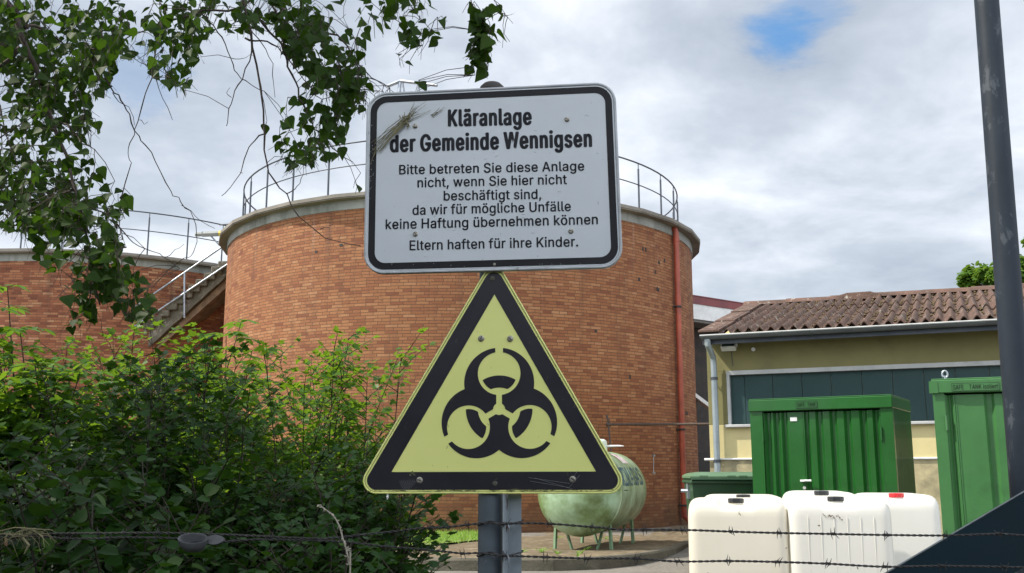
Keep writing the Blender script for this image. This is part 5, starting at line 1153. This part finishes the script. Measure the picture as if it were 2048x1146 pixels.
# ------------------------------------------------------------------ lamp post and dark brace at the right
def right_side():
    mpole = pm('dark_galvanised_pole', (.026, .036, .05), (.018, .026, .037), 5, .55, metal=.15, spec=.3, c3=(.07, .083, .10), s3=5.5, lo3=.56, hi3=.62, stretch=(1.4, 1.4, .8))
    b = P(2034, 800, 5.0); t = P(1973, 0, 5.0); d = (t - b); d = d / d.z
    T = thing('lamp_post', 'tall dark galvanised steel pole standing at the right edge of the photo', 'pole', (b.x - d.x * b.z, b.y, .06))
    mb = MB(); mb.tube([b + d * (-.1 - b.z), b + d * (1.0 - b.z), b + d * (4.2 - b.z), b + d * (6.4 - b.z)], [.066, .065, .061, .056], 32); obj('pole', mb, mpole, T, smooth=True, angle=60)
    mb = MB(); q = b + d * (.9 - b.z); mb.box(q.x - .03, q.x + .03, q.y - .069, q.y - .04, .55, .95, bev=.008); obj('service_door', mb, mpole, T)
    Y = 3.2; mnavy = pm('dark_teal_sheet', (.004, .018, .028), (.003, .014, .022), 3, .55, spec=.2)
    a, c = P(1775, 1146, Y), P(2048, 985, Y); e = (c - a).normalized(); l = P(2040, 1139.5, Y)
    nrm = Vector((e.z, 0, -e.x)); h = (l - a).dot(nrm)
    s0 = -(a.z - .05) / e.z; A = a + e * s0; s1 = (c - a).length + .22; Bp = a + e * s1
    T = thing('gate_stay', 'broad dark teal steel plate slanting up towards the lamp post in the bottom right corner', 'plate', (A.x, Y, .0))
    mb = MB(); q = [A, Bp, Bp + nrm * h, A + nrm * h + e * (h * .6)]; vs = q + [v + Vector((0, .01, 0)) for v in q]; mb.add(vs, [(0, 1, 2, 3), (7, 6, 5, 4), (0, 4, 5, 1), (1, 5, 6, 2), (2, 6, 7, 3), (3, 7, 4, 0)]); obj('plate', mb, mnavy, T)
    mb = MB(); q = [A - nrm * .002, Bp - nrm * .002, Bp - nrm * .0005, A - nrm * .0005]; vs = [v + Vector((0, -.002, 0)) for v in q] + [v + Vector((0, .012, 0)) for v in q]; mb.add(vs, [(0, 1, 2, 3), (7, 6, 5, 4), (0, 4, 5, 1), (1, 5, 6, 2), (2, 6, 7, 3), (3, 7, 4, 0)]); obj('edge_strip', mb, pm('worn_bare_edge', (.10, .13, .135), (.05, .07, .075), 20, .5), T)
    mb = MB(); mb.box(Bp.x - .02, Bp.x + .08, Y - .03, Y + .08, 0, Bp.z + .3); obj('gate_post', mb, mnavy, T)
right_side()

# ------------------------------------------------------------------ leaves
def leaf_shape(kind):
    if kind == 'birch': half = [(.0, .0), (.30, .02), (.47, .16), (.45, .34), (.30, .56), (.13, .80), (0, 1.0)]
    elif kind == 'hazel': half = [(.0, .0), (.30, -.02), (.45, .14), (.50, .38), (.46, .62), (.30, .84), (.12, .95), (0, 1.08)]
    elif kind == 'lance': half = [(0, 0), (.12, .12), (.19, .35), (.17, .6), (.09, .85), (0, 1.05)]
    else: half = [(0, 0), (.17, .02), (.50, .06), (.36, .24), (.58, .50), (.34, .50), (.24, .62), (.20, .84), (0, 1.0)]   # maple
    V = []; Fc = []; n = len(half)
    mid = [(0, y, 0) for x, y in half]
    V += [(0, half[0][1], 0), (0, half[-1][1], -.10)]
    droop = lambda y: -.12 * y * y
    right = [(x, y, .16 * abs(x) + droop(y)) for x, y in half[1:-1]]; left = [(-x, y, .16 * abs(x) + droop(y)) for x, y in half[1:-1]]
    V += right + left; m = n - 2
    Fc.append(tuple([0] + [2 + i for i in range(m)] + [1])); Fc.append(tuple([1] + [2 + m + i for i in reversed(range(m))] + [0]))
    # split at the midrib with fans so the fold shows
    F2 = []
    for f in Fc: F2 += [f]
    return np.array(V, float), F2
def leaves(name, kind, pos, d, nrm, size, mat, parent, width=None):
    V, Fc = leaf_shape(kind); pos, d, nrm, size = (np.asarray(a, float) for a in (pos, d, nrm, size)); N = len(pos)
    d = d / np.linalg.norm(d, axis=1, keepdims=True); side = np.cross(d, nrm); side /= np.maximum(np.linalg.norm(side, axis=1, keepdims=True), 1e-6); nn = np.cross(side, d)
    wv = size * (rng.uniform(.85, 1.15, N)); curl = rng.uniform(.2, 2.2, N)
    W = pos[:, None, :] + side[:, None, :] * (V[None, :, 0, None] * wv[:, None, None]) + d[:, None, :] * (V[None, :, 1, None] * size[:, None, None]) + nn[:, None, :] * (V[None, :, 2, None] * (size * curl)[:, None, None])
    nv = len(V); W = W.reshape(-1, 3)
    if parent is not None:
        inv = np.array(MATW[parent.name].inverted()); W = W @ inv[:3, :3].T + inv[:3, 3]
    me = bpy.data.meshes.new(name); me.vertices.add(len(W)); me.vertices.foreach_set('co', W.ravel())
    lens = [len(f) for f in Fc]; base = np.concatenate([np.array(f) for f in Fc]); off = (np.arange(N) * nv)[:, None]
    loops = (base[None, :] + off).ravel(); starts = np.cumsum([0] + lens[:-1]); per = sum(lens)
    me.loops.add(len(loops)); me.loops.foreach_set('vertex_index', loops.astype(np.int32))
    me.polygons.add(N * len(Fc)); me.polygons.foreach_set('loop_start', (starts[None, :] + (np.arange(N) * per)[:, None]).ravel().astype(np.int32))
    me.update(calc_edges=True); me.validate(); me.materials.append(mat)
    o = bpy.data.objects.new(name, me); COL.objects.link(o)
    if parent is not None: o.parent = parent; MATW[o.name] = MATW[parent.name]
    return o
def unit(v): return v / np.linalg.norm(v)

M['bark'] = pm('dark_twig_bark', (.045, .032, .025), (.08, .06, .05), 20, .85)
M['birchbark'] = pm('birch_bark', (.6, .58, .54), (.08, .07, .065), 6, .8, lo=.52, hi=.62, stretch=(1, 1, 3))
M['birchleaf'] = leaf_mat('birch_leaf', (.014, .034, .005), (.022, .052, .007), (.06, .115, .014), (.10, .22, .01), .33, .55)
def birch():
    T = thing('birch_tree', 'birch tree with dark hanging leafy branches filling the upper left of the photo', 'tree', (-4.2, 1.9, 0))
    base = Vector((-4.2, 1.9, 0)); mb = MB(); tr = [base + Vector(q) for q in ((0, 0, -.2), (.03, 0, 1), (.05, .05, 2.5), (.16, .1, 4.2), (.2, .15, 6), (.32, .1, 8), (.3, .1, 9.5))]
    mb.tube(smooth_path(tr, .3), [.17 * (1 - i / 40) + .02 for i in range(len(smooth_path(tr, .3)))], 12); obj('trunk', mb, M['birchbark'], T, smooth=True)
    # limbs and hanging twigs: (pixel x, pixel y, distance), radius in mm at both ends
    br = [
      ([(-40, -60, 3.0), (20, 10, 3.0), (45, 70, 3.0), (75, 150, 3.0), (95, 215, 3.0), (115, 270, 2.98), (138, 330, 2.95), (150, 380, 2.92), (165, 430, 2.9), (180, 490, 2.88), (187, 549, 2.86), (200, 610, 2.86)], 13, 2),
      ([(50, 55, 3.0), (70, 50, 3.05), (95, 62, 3.1), (130, 90, 3.2)], 7, 2), ([(40, 95, 3.0), (20, 120, 3.0), (-30, 150, 3.0)], 8, 5),
      ([(120, 245, 2.98), (145, 260, 2.95), (165, 285, 2.9), (190, 300, 2.9)], 3.5, 1), ([(-40, 300, 3.1), (10, 270, 3.1), (60, 235, 3.1), (95, 205, 3.0)], 3, 1),
      ([(0, 210, 3.1), (8, 250, 3.1), (20, 290, 3.1), (40, 340, 3.1), (60, 380, 3.1)], 2.6, 1), ([(-20, 120, 3.3), (3, 260, 3.3), (2, 350, 3.3), (10, 420, 3.3)], 2.4, 1),
      ([(540, -40, 3.1), (480, 14, 3.1), (410, 22, 3.1), (370, 34, 3.1), (323, 47, 3.1), (290, 62, 3.1), (235, 85, 3.1), (190, 99, 3.1)], 5, 1.6),
      ([(180, 99, 3.1), (225, 97, 3.1), (255, 108, 3.1), (280, 125, 3.1)], 2.2, 1),
      ([(478, -40, 2.9), (487, 0, 2.9), (500, 65, 2.9), (512, 127, 2.9), (525, 200, 2.9), (528, 270, 2.9), (533, 325, 2.9), (548, 362, 2.9), (572, 388, 2.9), (590, 425, 2.9), (612, 445, 2.9), (640, 468, 2.9), (662, 482, 2.9), (722, 492, 2.9)], 4.6, 1.1),
      ([(528, 268, 2.9), (510, 280, 2.9), (498, 296, 2.9), (480, 345, 2.9), (462, 375, 2.9), (443, 392, 2.9)], 2.2, .9), ([(480, 345, 2.9), (486, 347, 2.9)], 1, .6),
      ([(572, 388, 2.9), (588, 378, 2.9), (600, 363, 2.9), (606, 350, 2.9)], 1.6, .8), ([(640, 458, 2.9), (655, 455, 2.9), (667, 448, 2.9)], 1.3, .6),
      ([(405, 30, 3.0), (418, 40, 3.0), (437, 63, 3.0), (450, 90, 3.0), (460, 117, 3.0), (470, 140, 3.0), (483, 155, 3.0), (498, 165, 3.0), (512, 177, 3.0), (528, 182, 3.0)], 2.6, 1),
      ([(503, 90, 2.95), (498, 120, 2.95), (483, 157, 2.95), (470, 182, 2.95), (462, 205, 2.95), (456, 235, 2.95), (453, 252, 2.95)], 2.2, 1.1), ([(463, 195, 2.95), (452, 185, 2.95), (460, 175, 2.95)], 1.1, .6), ([(470, 118, 2.95), (490, 113, 2.95), (510, 113, 2.95)], 1, .5),
      ([(323, 45, 3.05), (316, 80, 3.05), (307, 120, 3.05), (300, 155, 3.05), (290, 187, 3.05), (277, 243, 3.05), (268, 270, 3.05), (257, 297, 3.05), (256, 312, 3.05), (263, 325, 3.05)], 2.6, .9), ([(279, 240, 3.05), (287, 246, 3.05), (296, 243, 3.05)], 1.1, .6),
      ([(205, 140, 3.0), (223, 177, 3.0), (235, 193, 3.0), (247, 207, 3.0), (258, 230, 3.0), (270, 260, 3.0), (285, 283, 3.0), (300, 303, 3.0), (323, 343, 3.0), (342, 382, 3.0), (355, 396, 3.0), (370, 415, 3.0), (387, 435, 3.0), (395, 469, 3.0), (392, 495, 3.0), (382, 513, 3.0), (368, 516, 3.0)], 2.6, .8), ([(225, 185, 3.0), (238, 203, 3.0), (262, 215, 3.0), (269, 250, 3.0)], 1.4, .8),
      ([(363, 410, 3.0), (380, 422, 3.0), (400, 442, 3.0), (430, 457, 3.0)], 1.2, .7), ([(310, 140, 3.0), (316, 165, 3.0), (325, 195, 3.0), (345, 240, 3.0)], 2.0, .8), ([(330, 150, 3.0), (350, 165, 3.0), (370, 172, 3.0)], 1.2, .6),
      ([(520, -40, 3.2), (542, 0, 3.2), (572, 23, 3.2), (595, 40, 3.2), (615, 47, 3.2), (645, 62, 3.2), (672, 70, 3.2), (695, 92, 3.2), (709, 117, 3.2), (725, 140, 3.2), (745, 155, 3.2), (780, 176, 3.2)], 7, 1.4),
      ([(540, 5, 3.0), (560, 35, 3.0), (580, 60, 3.0), (600, 90, 3.0)], 3.6, 1.5), ([(512, 30, 2.85), (540, 65, 2.85), (562, 87, 2.85), (570, 110, 2.85), (579, 133, 2.85), (590, 165, 2.85), (602, 197, 2.85), (615, 228, 2.85), (629, 253, 2.85), (645, 272, 2.85), (659, 290, 2.85), (672, 302, 2.85), (689, 315, 2.85)], 4.2, 1.6),
      ([(490, 76, 2.9), (512, 80, 2.9), (535, 85, 2.9), (555, 93, 2.9), (575, 115, 2.9), (599, 143, 2.9), (620, 175, 2.9), (645, 200, 2.9), (690, 185, 2.9)], 3.2, 1.0), ([(505, 65, 2.9), (530, 100, 2.9), (545, 130, 2.9), (547, 165, 2.9), (550, 195, 2.9)], 1.6, .8),
      ([(200, 422, 2.85), (225, 438, 2.85), (240, 455, 2.85), (258, 477, 2.85), (277, 492, 2.85), (305, 503, 2.85), (330, 517, 2.85), (345, 525, 2.85), (360, 537, 2.85)], 2.0, .9), ([(330, 515, 2.85), (350, 502, 2.85), (368, 488, 2.85)], 1, .6), ([(240, 455, 2.85), (247, 478, 2.85), (253, 495, 2.85)], 1.2, .6),
      ([(190, 545, 2.85), (205, 565, 2.85), (227, 595, 2.85), (247, 622, 2.85), (265, 636, 2.85), (283, 649, 2.85)], 2.0, .8), ([(190, 545, 2.85), (180, 562, 2.85), (178, 600, 2.85), (172, 650, 2.85)], 2.0, .8), ([(186, 560, 2.85), (190, 600, 2.85), (200, 640, 2.85), (207, 672, 2.85)], 1.2, .6),
      ([(930, -40, 2.75), (945, 10, 2.75), (948, 40, 2.75), (950, 70, 2.75), (946, 110, 2.75), (950, 150, 2.75)], 2, .8), ([(948, 60, 2.75), (970, 40, 2.75), (1000, 25, 2.75), (1015, 35, 2.75)], 1.4, .7), ([(840, -40, 2.9), (830, 20, 2.9), (850, 45, 2.9), (870, 70, 2.9)], 1.8, .7), ([(760, 20, 3.0), (790, 40, 3.0), (820, 60, 3.0), (845, 90, 3.0)], 1.6, .7), ([(700, 60, 3.0), (716, 110, 3.0), (720, 150, 3.0)], 1.6, .7),
    ]
    twig = []; mbb = MB(); allp = []
    for path, r0, r1 in br:
        c = [P(x, y, Y) for x, y, Y in path]
        pts = smooth_path(c, .035); pts = [p + Vector((random.gauss(0, .0022), random.gauss(0, .003), random.gauss(0, .0022))) if 0 < i < len(pts) - 1 else p for i, p in enumerate(pts)]
        n = len(pts); mbb.tube(pts, [(r0 + (r1 - r0) * (i / (n - 1)) ** .7) * .001 * (1.25 if i % 4 == 1 and r0 < 5 else 1) for i in range(n)], 6); allp += pts
    # feeders from the trunk down to the visible limbs
    for (px, py, Y), z, r in (((-40, -60, 3.0), 4.0, 26), ((540, -40, 3.1), 4.6, 20), ((478, -40, 2.9), 5.0, 18), ((520, -40, 3.2), 4.9, 20), ((930, -40, 2.75), 5.6, 16), ((840, -40, 2.9), 5.4, 14), ((-30, 150, 3.0), 3.3, 12), ((-40, 300, 3.1), 3.6, 9), ((-20, 120, 3.3), 3.9, 9)):
        e = P(px, py, Y); s = Vector((-4.02, 2.0, z)); mid = s.lerp(e, .55) + Vector((0, 0, .55 if py < 0 else .2)); f = smooth_path([s, mid, e], .12); n = len(f); mbb.tube(f, [(r + (r * .3 - r) * i / (n - 1)) * .001 for i in range(n)], 7)
    obj('branch', mbb, M['bark'], T, smooth=True)
    regs = [
      ([(-30, -30), (440, -30), (425, 60), (400, 100), (412, 150), (385, 192), (330, 168), (290, 145), (280, 118), (240, 112), (225, 150), (235, 180), (195, 190), (180, 205), (205, 262), (175, 272), (203, 345), (238, 352), (265, 395), (235, 440), (150, 470), (60, 470), (-30, 450)], 430, (2.75, 4.0), .036),
      ([(20, 400), (240, 378), (272, 412), (245, 450), (238, 500), (300, 560), (316, 600), (300, 636), (262, 640), (200, 600), (182, 672), (140, 672), (120, 570), (55, 500)], 66, (2.65, 3.0), .038),
      ([(430, -30), (865, -30), (880, 30), (800, 22), (770, 62), (740, 82), (722, 140), (775, 185), (835, 180), (725, 228), (700, 225), (694, 282), (690, 312), (640, 327), (575, 342), (558, 305), (526, 272), (540, 200), (592, 190), (600, 140), (560, 100), (545, 62), (500, 70), (440, 60)], 170, (2.65, 3.5), .0365),
      ([(795, 25), (885, 20), (902, 80), (880, 95), (840, 102), (800, 82)], 9, (2.7, 3.0), .04), ([(788, 100), (830, 115), (826, 140), (792, 122)], 4, (2.9, 3.2), .03),
      ([(920, -25), (1000, -12), (1027, 42), (1010, 75), (985, 82), (972, 162), (935, 150), (925, 115), (945, 60)], 20, (2.68, 2.85), .0415), ([(690, 320), (728, 340), (728, 385), (700, 370)], 2, (2.7, 2.8), .04),
      ([(800, 165), (850, 150), (862, 185), (820, 190)], 4, (2.7, 2.8), .036), ([(640, 110), (700, 100), (780, 160), (830, 182), (760, 192), (690, 215), (640, 180)], 26, (2.65, 3.1), .034)]
    pos, dd, nn, ss = [], [], [], []; mbt = MB()
    def inside(x, y, poly):
        c = False
        for (xa, ya), (xb, yb) in zip(poly, poly[1:] + poly[:1]):
            if (ya > y) != (yb > y) and x < (xb - xa) * (y - ya) / (yb - ya) + xa: c = not c
        return c
    arr = np.array([tuple(p) for p in allp])
    for poly, ns, (ya, yb), sz in regs:
        xs = [p[0] for p in poly]; ys = [p[1] for p in poly]; done = 0; tries = 0
        while done < ns and tries < 9000:
            tries += 1; x = random.uniform(min(xs), max(xs)); y = random.uniform(min(ys), max(ys))
            if not inside(x, y, poly): continue
            gap = math.sin(x * .031 + 1.3) * math.sin(y * .027 + .4) + .6 * math.sin(x * .013 - y * .021 + 2)
            if gap < -.25 and random.random() < .8: continue
            done += 1; Y = random.uniform(ya, yb); p = P(x, y, Y); strand = [p]
            near = arr[np.argmin(((arr - np.array(p)) ** 2).sum(1))]; near = Vector(near)
            if (near - p).length < .22: strand = [near, near.lerp(p, .5) + Vector((0, 0, .01)), p]
            k = random.randint(4, 8); drift = random.gauss(0, .008)
            for j in range(k):
                side = random.choice([-1, 1]); a = random.uniform(0, 6.28)
                out = Vector((math.cos(a), math.sin(a) * .9, random.gauss(-.9, .55))).normalized()
                lp = p + out * random.uniform(.006, .022); qx, qy = proj(lp + out * .02)
                if inside(qx, qy, poly) and not (690 < qx < 1040 and 178 < qy < 340 and qx > 728):
                    pos.append(lp); dd.append(out); nn.append((random.gauss(0, .55), random.gauss(-.45, .6), random.gauss(.7, .5))); ss.append(sz * random.uniform(.75, 1.2)); mbt.tube([p, lp], [.0006, .0004], 3, cap=False)
                p = p + Vector((drift + random.gauss(0, .008), random.gauss(0, .01), -random.uniform(.018, .032))); strand.append(p)
                if not inside(*proj(p), poly): break
            mbt.tube(strand, [.0012 * (1 - .6 * i / len(strand)) for i in range(len(strand))], 4, cap=False)
    obj('twig', mbt, M['bark'], T, fix=False)
    # unseen crown, widened above and left of the frame to shade the foreground
    rngc = random.Random(3); n = 0
    sunny = [Vector((-1.15, 2.8, 2.3)), Vector((-1.3, 2.8, 2.9)), Vector((-1.05, 2.8, 2.0))]
    while n < 30000:
        v = Vector((rngc.gauss(0, 1), rngc.gauss(0, 1), rngc.gauss(0, 1))).normalized() * (rngc.random() ** .4); p = Vector((-5.6 + 4.8 * v.x, .8 + 4.9 * v.y, 7.2 + 3.6 * v.z))
        x, y = proj(p)
        if p.y > -.3 and -60 < x < 2110 and y > -60: continue
        if any((p - q - SUN_DIR * (p - q).dot(SUN_DIR)).length < .42 for q in sunny): continue      # crown kept open here so sun reaches the lowest twigs
        if math.sin(p.x * 1.7) * math.sin(p.y * 1.6 + 1) * math.sin(p.z * 1.7) < -.25: continue
        n += 1; pos.append(p); dd.append((rngc.gauss(0, .6), rngc.gauss(0, .6), -.8)); nn.append((rngc.gauss(0, .6), rngc.gauss(0, .6), 1)); ss.append(rngc.uniform(.11, .17))
    leaves('crown', 'birch', pos, dd, nn, ss, M['birchleaf'], T)
birch()

# ------------------------------------------------------------------ shrubs
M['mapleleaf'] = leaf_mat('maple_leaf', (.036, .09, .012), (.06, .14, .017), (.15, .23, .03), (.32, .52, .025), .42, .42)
M['shadeleaf'] = leaf_mat('shade_dark_leaf', (.012, .042, .007), (.02, .062, .009), (.05, .10, .015), (.09, .20, .015), .25, .5)  # leaf colour darkened to stand for shade on the low shrubs
M['ashleaf'] = leaf_mat('elder_leaf', (.05, .125, .016), (.075, .17, .022), (.14, .24, .03), (.3, .5, .03), .36, .4)
M['stem'] = pm('shrub_stem', (.045, .035, .022), (.025, .02, .014), 14, .85)
def shrub(name, label, x, y, rx, ry, h, stems, kind, mat, size, nodes=10, side=4, seed=1, shoot=.0, group=None, low=.12, cat='shrub'):
    rd = random.Random(seed); g = gz(x, y); T = thing(name, label, cat, (x, y, g), 0, group)
    mb = MB(); pos, dd, nn, ss = [], [], [], []
    for s in range(stems):
        a = rd.uniform(0, 6.283); rho = math.sqrt(rd.random()); hh = h * (1 - .30 * rho ** 2) * rd.uniform(.62, 1.0)
        if rd.random() < shoot: hh = h * rd.uniform(.98, 1.16) * (1 - .12 * rho)
        tip = Vector((x + rx * rho * math.cos(a), y + ry * rho * math.sin(a), g + hh)); b0 = Vector((x + rx * .35 * rho * math.cos(a) + rd.gauss(0, .08), y + ry * .35 * rho * math.sin(a) + rd.gauss(0, .08), g - .05))
        mid = b0.lerp(tip, .55) + Vector((rd.gauss(0, .08), rd.gauss(0, .08), .06 + .1 * rho)); pts = smooth_path([b0, mid, tip], .12); n = len(pts)
        mb.tube(pts, [.008 * (1 - i / n) + .0015 for i in range(n)], 5, cap=False)
        for k in range(int(nodes * 2.5)):
            t = low + (1 - low) * (k + rd.random()) / int(nodes * 2.5); i = min(n - 2, int(t * (n - 1))); p = pts[i].lerp(pts[i + 1], t * (n - 1) - i); ax = (pts[i + 1] - pts[i]).normalized()
            L = rd.uniform(.15, .5) * (1.1 - .7 * t) + .06; az = rd.uniform(0, 6.283); d = (Vector((math.cos(az), math.sin(az), .35)) + ax * .4).normalized(); q = p; tw = [p]
            for j in range(side):
                q = q + d * (L / side) + Vector((0, 0, rd.gauss(.0, .008))); tw.append(q)
                for e in (-1, 1):
                    sd = Vector((-d.y, d.x, 0)) * e; o = (sd * rd.uniform(.5, 1.1) + d * rd.uniform(.2, .9) + Vector((0, 0, rd.gauss(-.25, .3)))).normalized()
                    pos.append(q + o * size * .25); dd.append(o); nn.append((rd.gauss(0, .35) - .12, rd.gauss(0, .35) - .2, 1)); ss.append(size * rd.uniform(.6, 1.15) * (1.0 if t < .9 else .75))
            o = (d + Vector((0, 0, rd.gauss(0, .2)))).normalized(); pos.append(q); dd.append(o); nn.append((rd.gauss(0, .3), rd.gauss(0, .3), 1)); ss.append(size * rd.uniform(.5, 1))
            mb.tube(tw, [.0035, .003, .0025, .002, .0015, .001][:len(tw)], 3, cap=False)
    obj('stem', mb, M['stem'], T, fix=False); leaves('foliage', kind, pos, dd, nn, ss, mat, T); return len(pos)
def elder(name, label, x, y, tips, size, seed):
    """shoots with paired pinnate leaves"""
    rd = random.Random(seed); g = gz(x, y); T = thing(name, label, 'shrub', (x, y, g)); mb = MB(); pos, dd, nn, ss = [], [], [], []
    for tx, ty, tY in tips:
        tip = P(tx, ty, tY); b0 = Vector((x + rd.gauss(0, .25), y + rd.gauss(0, .2), g - .05)); pts = smooth_path([b0, b0.lerp(tip, .5) + Vector((rd.gauss(0, .1), 0, .15)), tip], .1); n = len(pts); mb.tube(pts, [.012 * (1 - i / n) + .0025 for i in range(n)], 5, cap=False)
        for k in range(10):
            t = .35 + .65 * k / 9; i = min(n - 2, int(t * (n - 1))); p = pts[i].lerp(pts[i + 1], t * (n - 1) - i)
            for e in (0, math.pi):
                az = k * 1.35 + e + rd.gauss(0, .3); L = rd.uniform(.16, .26) * (1 if k < 8 else .6); d = Vector((math.cos(az), math.sin(az), .45)).normalized(); rach = [p]; q = p
                for j in range(4):
                    d = (d + Vector((0, 0, -.16))).normalized(); q = q + d * L / 4; rach.append(q)
                    if j:
                        for s in (-1, 1):
                            o = (Vector((-d.y, d.x, 0)) * s + d * .55 + Vector((0, 0, -.1))).normalized(); pos.append(q); dd.append(o); nn.append((rd.gauss(0, .25), rd.gauss(0, .25) - .15, 1)); ss.append(size * rd.uniform(.8, 1.1))
                pos.append(q); dd.append(d); nn.append((0, -.1, 1)); ss.append(size * 1.15); mb.tube(rach, [.002, .0018, .0015, .0012, .001], 3, cap=False)
    obj('stem', mb, M['stem'], T, fix=False); leaves('foliage', 'lance', pos, dd, nn, ss, M['ashleaf'], T)
G = 'shrubs behind the barbed wire'
shrub('maple_shrub', 'field maple shrub reaching right towards the triangular sign', -1.5, 7.1, .9, 1.1, 2.22, 90, 'maple', M['mapleleaf'], .062, 10, 4, 21, .22, G)
shrub('maple_shrub', 'field maple shrub in front of the staircase foot, left of the big tank', -2.6, 7.2, 1.05, 1.1, 2.2, 100, 'maple', M['mapleleaf'], .064, 10, 4, 22, .2, G)
shrub('maple_shrub', 'low shade-darkened maple bush under the triangular sign, overhanging the lawn', -.98, 5.3, .62, .7, 1.62, 76, 'maple', M['shadeleaf'], .055, 9, 4, 23, .1, G)
shrub('hazel_shrub', 'tall hazel shrub with large leaves at the left edge', -3.7, 6.9, .95, .9, 2.02, 74, 'hazel', M['mapleleaf'], .085, 10, 4, 24, .25, G)
shrub('hazel_shrub', 'shade-darkened broad-leaved hazel close behind the wire at lower left', -1.62, 3.75, .75, .6, 1.62, 56, 'hazel', M['shadeleaf'], .066, 9, 3, 25, .15, G)
shrub('bramble_bush', 'low shade-darkened bramble filling the ground behind the dry stalk', -.95, 4.0, .55, .5, 1.34, 44, 'hazel', M['shadeleaf'], .05, 9, 4, 26, .1, G)
shrub('maple_shrub', 'shade-darkened maple bush in the middle of the thicket below the left tank', -1.9, 5.3, .8, .8, 1.95, 84, 'maple', M['shadeleaf'], .06, 10, 4, 27, .15, G)
elder('elder_shrub', 'bright elder shoots with paired leaves in front of the stair soffit', -2.0, 7.9, [(452, 668, 7.9), (400, 725, 7.8), (482, 645, 8.0), (360, 745, 7.7), (430, 745, 7.6), (505, 700, 7.8), (300, 735, 8.0), (340, 760, 7.6)], .115, 31)
elder('elder_shrub', 'elder shoots rising at the left edge below the hanging birch', -3.0, 6.9, [(40, 660, 6.8), (110, 720, 6.6), (15, 575, 7.0), (160, 745, 6.5), (70, 730, 6.4), (-20, 620, 6.6), (250, 740, 6.8)], .10, 32)

def hedge():
    # added hedge, unseen behind the viewer, blocks low sky light from the thicket
    rd = random.Random(77); T = thing('shade_hedge', 'added tall dense hedge, unseen behind the viewer, darkening the foreground', 'hedge', (-2, -4.6, 0)); mb = MB(); pos, dd, nn, ss = [], [], [], []
    for k in range(20):
        x = -11 + k * .92; f = smooth_path([Vector((x, -4.8, -.1)), Vector((x + rd.gauss(0, .1), -4.7, 2)), Vector((x + rd.gauss(0, .2), -4.6, 4.0))], .4); mb.tube(f, [.05 * (1 - i / len(f)) + .01 for i in range(len(f))], 6)
    obj('stem', mb, M['stem'], T)
    for k in range(15000):
        x = rd.uniform(-12, 7); z = rd.uniform(.05, 1) ** .8 * (4.2 + .3 * math.sin(x * 2.1)); y = -4.6 + rd.uniform(-1, 1) * .8; pos.append((x, y, z)); dd.append((rd.gauss(0, .5), rd.gauss(.3, .5), rd.gauss(-.4, .4))); nn.append((rd.gauss(0, .4), rd.gauss(.5, .4), 1)); ss.append(rd.uniform(.14, .22))
    leaves('foliage', 'hazel', pos, dd, nn, ss, M['shadeleaf'], T)
hedge()  # added unseen hedge, blocks low sky light from the thicket

# ------------------------------------------------------------------ trees far behind the roof
M['farleaf'] = leaf_mat('far_tree_leaf', (.05, .11, .02), (.08, .16, .025), (.14, .24, .04), (.25, .4, .03), .35, .5)
def far_tree(label, c, r, h, seed):
    rd = random.Random(seed); T = thing('deciduous_tree', label, 'tree', (c.x, c.y, .2), 0, 'trees behind the building'); mb = MB()
    tp = smooth_path([Vector((c.x, c.y, 0)), Vector((c.x + .1, c.y, c.z * .6)), Vector((c.x, c.y, c.z + r * .5))], .5); n = len(tp); mb.tube(tp, [.25 * (1 - i / n) + .04 for i in range(n)], 8); pos, dd, nn, ss = [], [], [], []; blobs = []
    for k in range(26):
        v = Vector((rd.gauss(0, 1), rd.gauss(0, 1), rd.gauss(0, 1))).normalized() * rd.uniform(.45, .95); b = c + Vector((v.x * r, v.y * r, v.z * h)); blobs.append((b, rd.uniform(.22, .4) * r)); s = tp[int(n * .55)]; mb.tube([s, s.lerp(b, .5) + Vector((0, 0, .2)), b], [.07, .04, .015], 5, cap=False)
    obj('trunk', mb, M['bark'], T, fix=False)
    for b, br in blobs:
        for k in range(330):
            v = Vector((rd.gauss(0, 1), rd.gauss(0, 1), rd.gauss(0, 1))).normalized() * rd.random() ** .45; pos.append(b + Vector((v.x, v.y, v.z * .75)) * br); dd.append((v.x, v.y, v.z * .5 - .3)); nn.append((rd.gauss(0, .5), rd.gauss(0, .5), 1)); ss.append(rd.uniform(.13, .24))
    leaves('crown', 'hazel', pos, dd, nn, ss, M['farleaf'], T)
far_tree('round leafy tree rising behind the roof, left of the lamp post', P(1985, 585, 42), 1.45, 1.5, 41)
far_tree('taller leafy tree behind the roof, at the right of the lamp post', P(2075, 550, 46), 1.9, 2.0, 42)
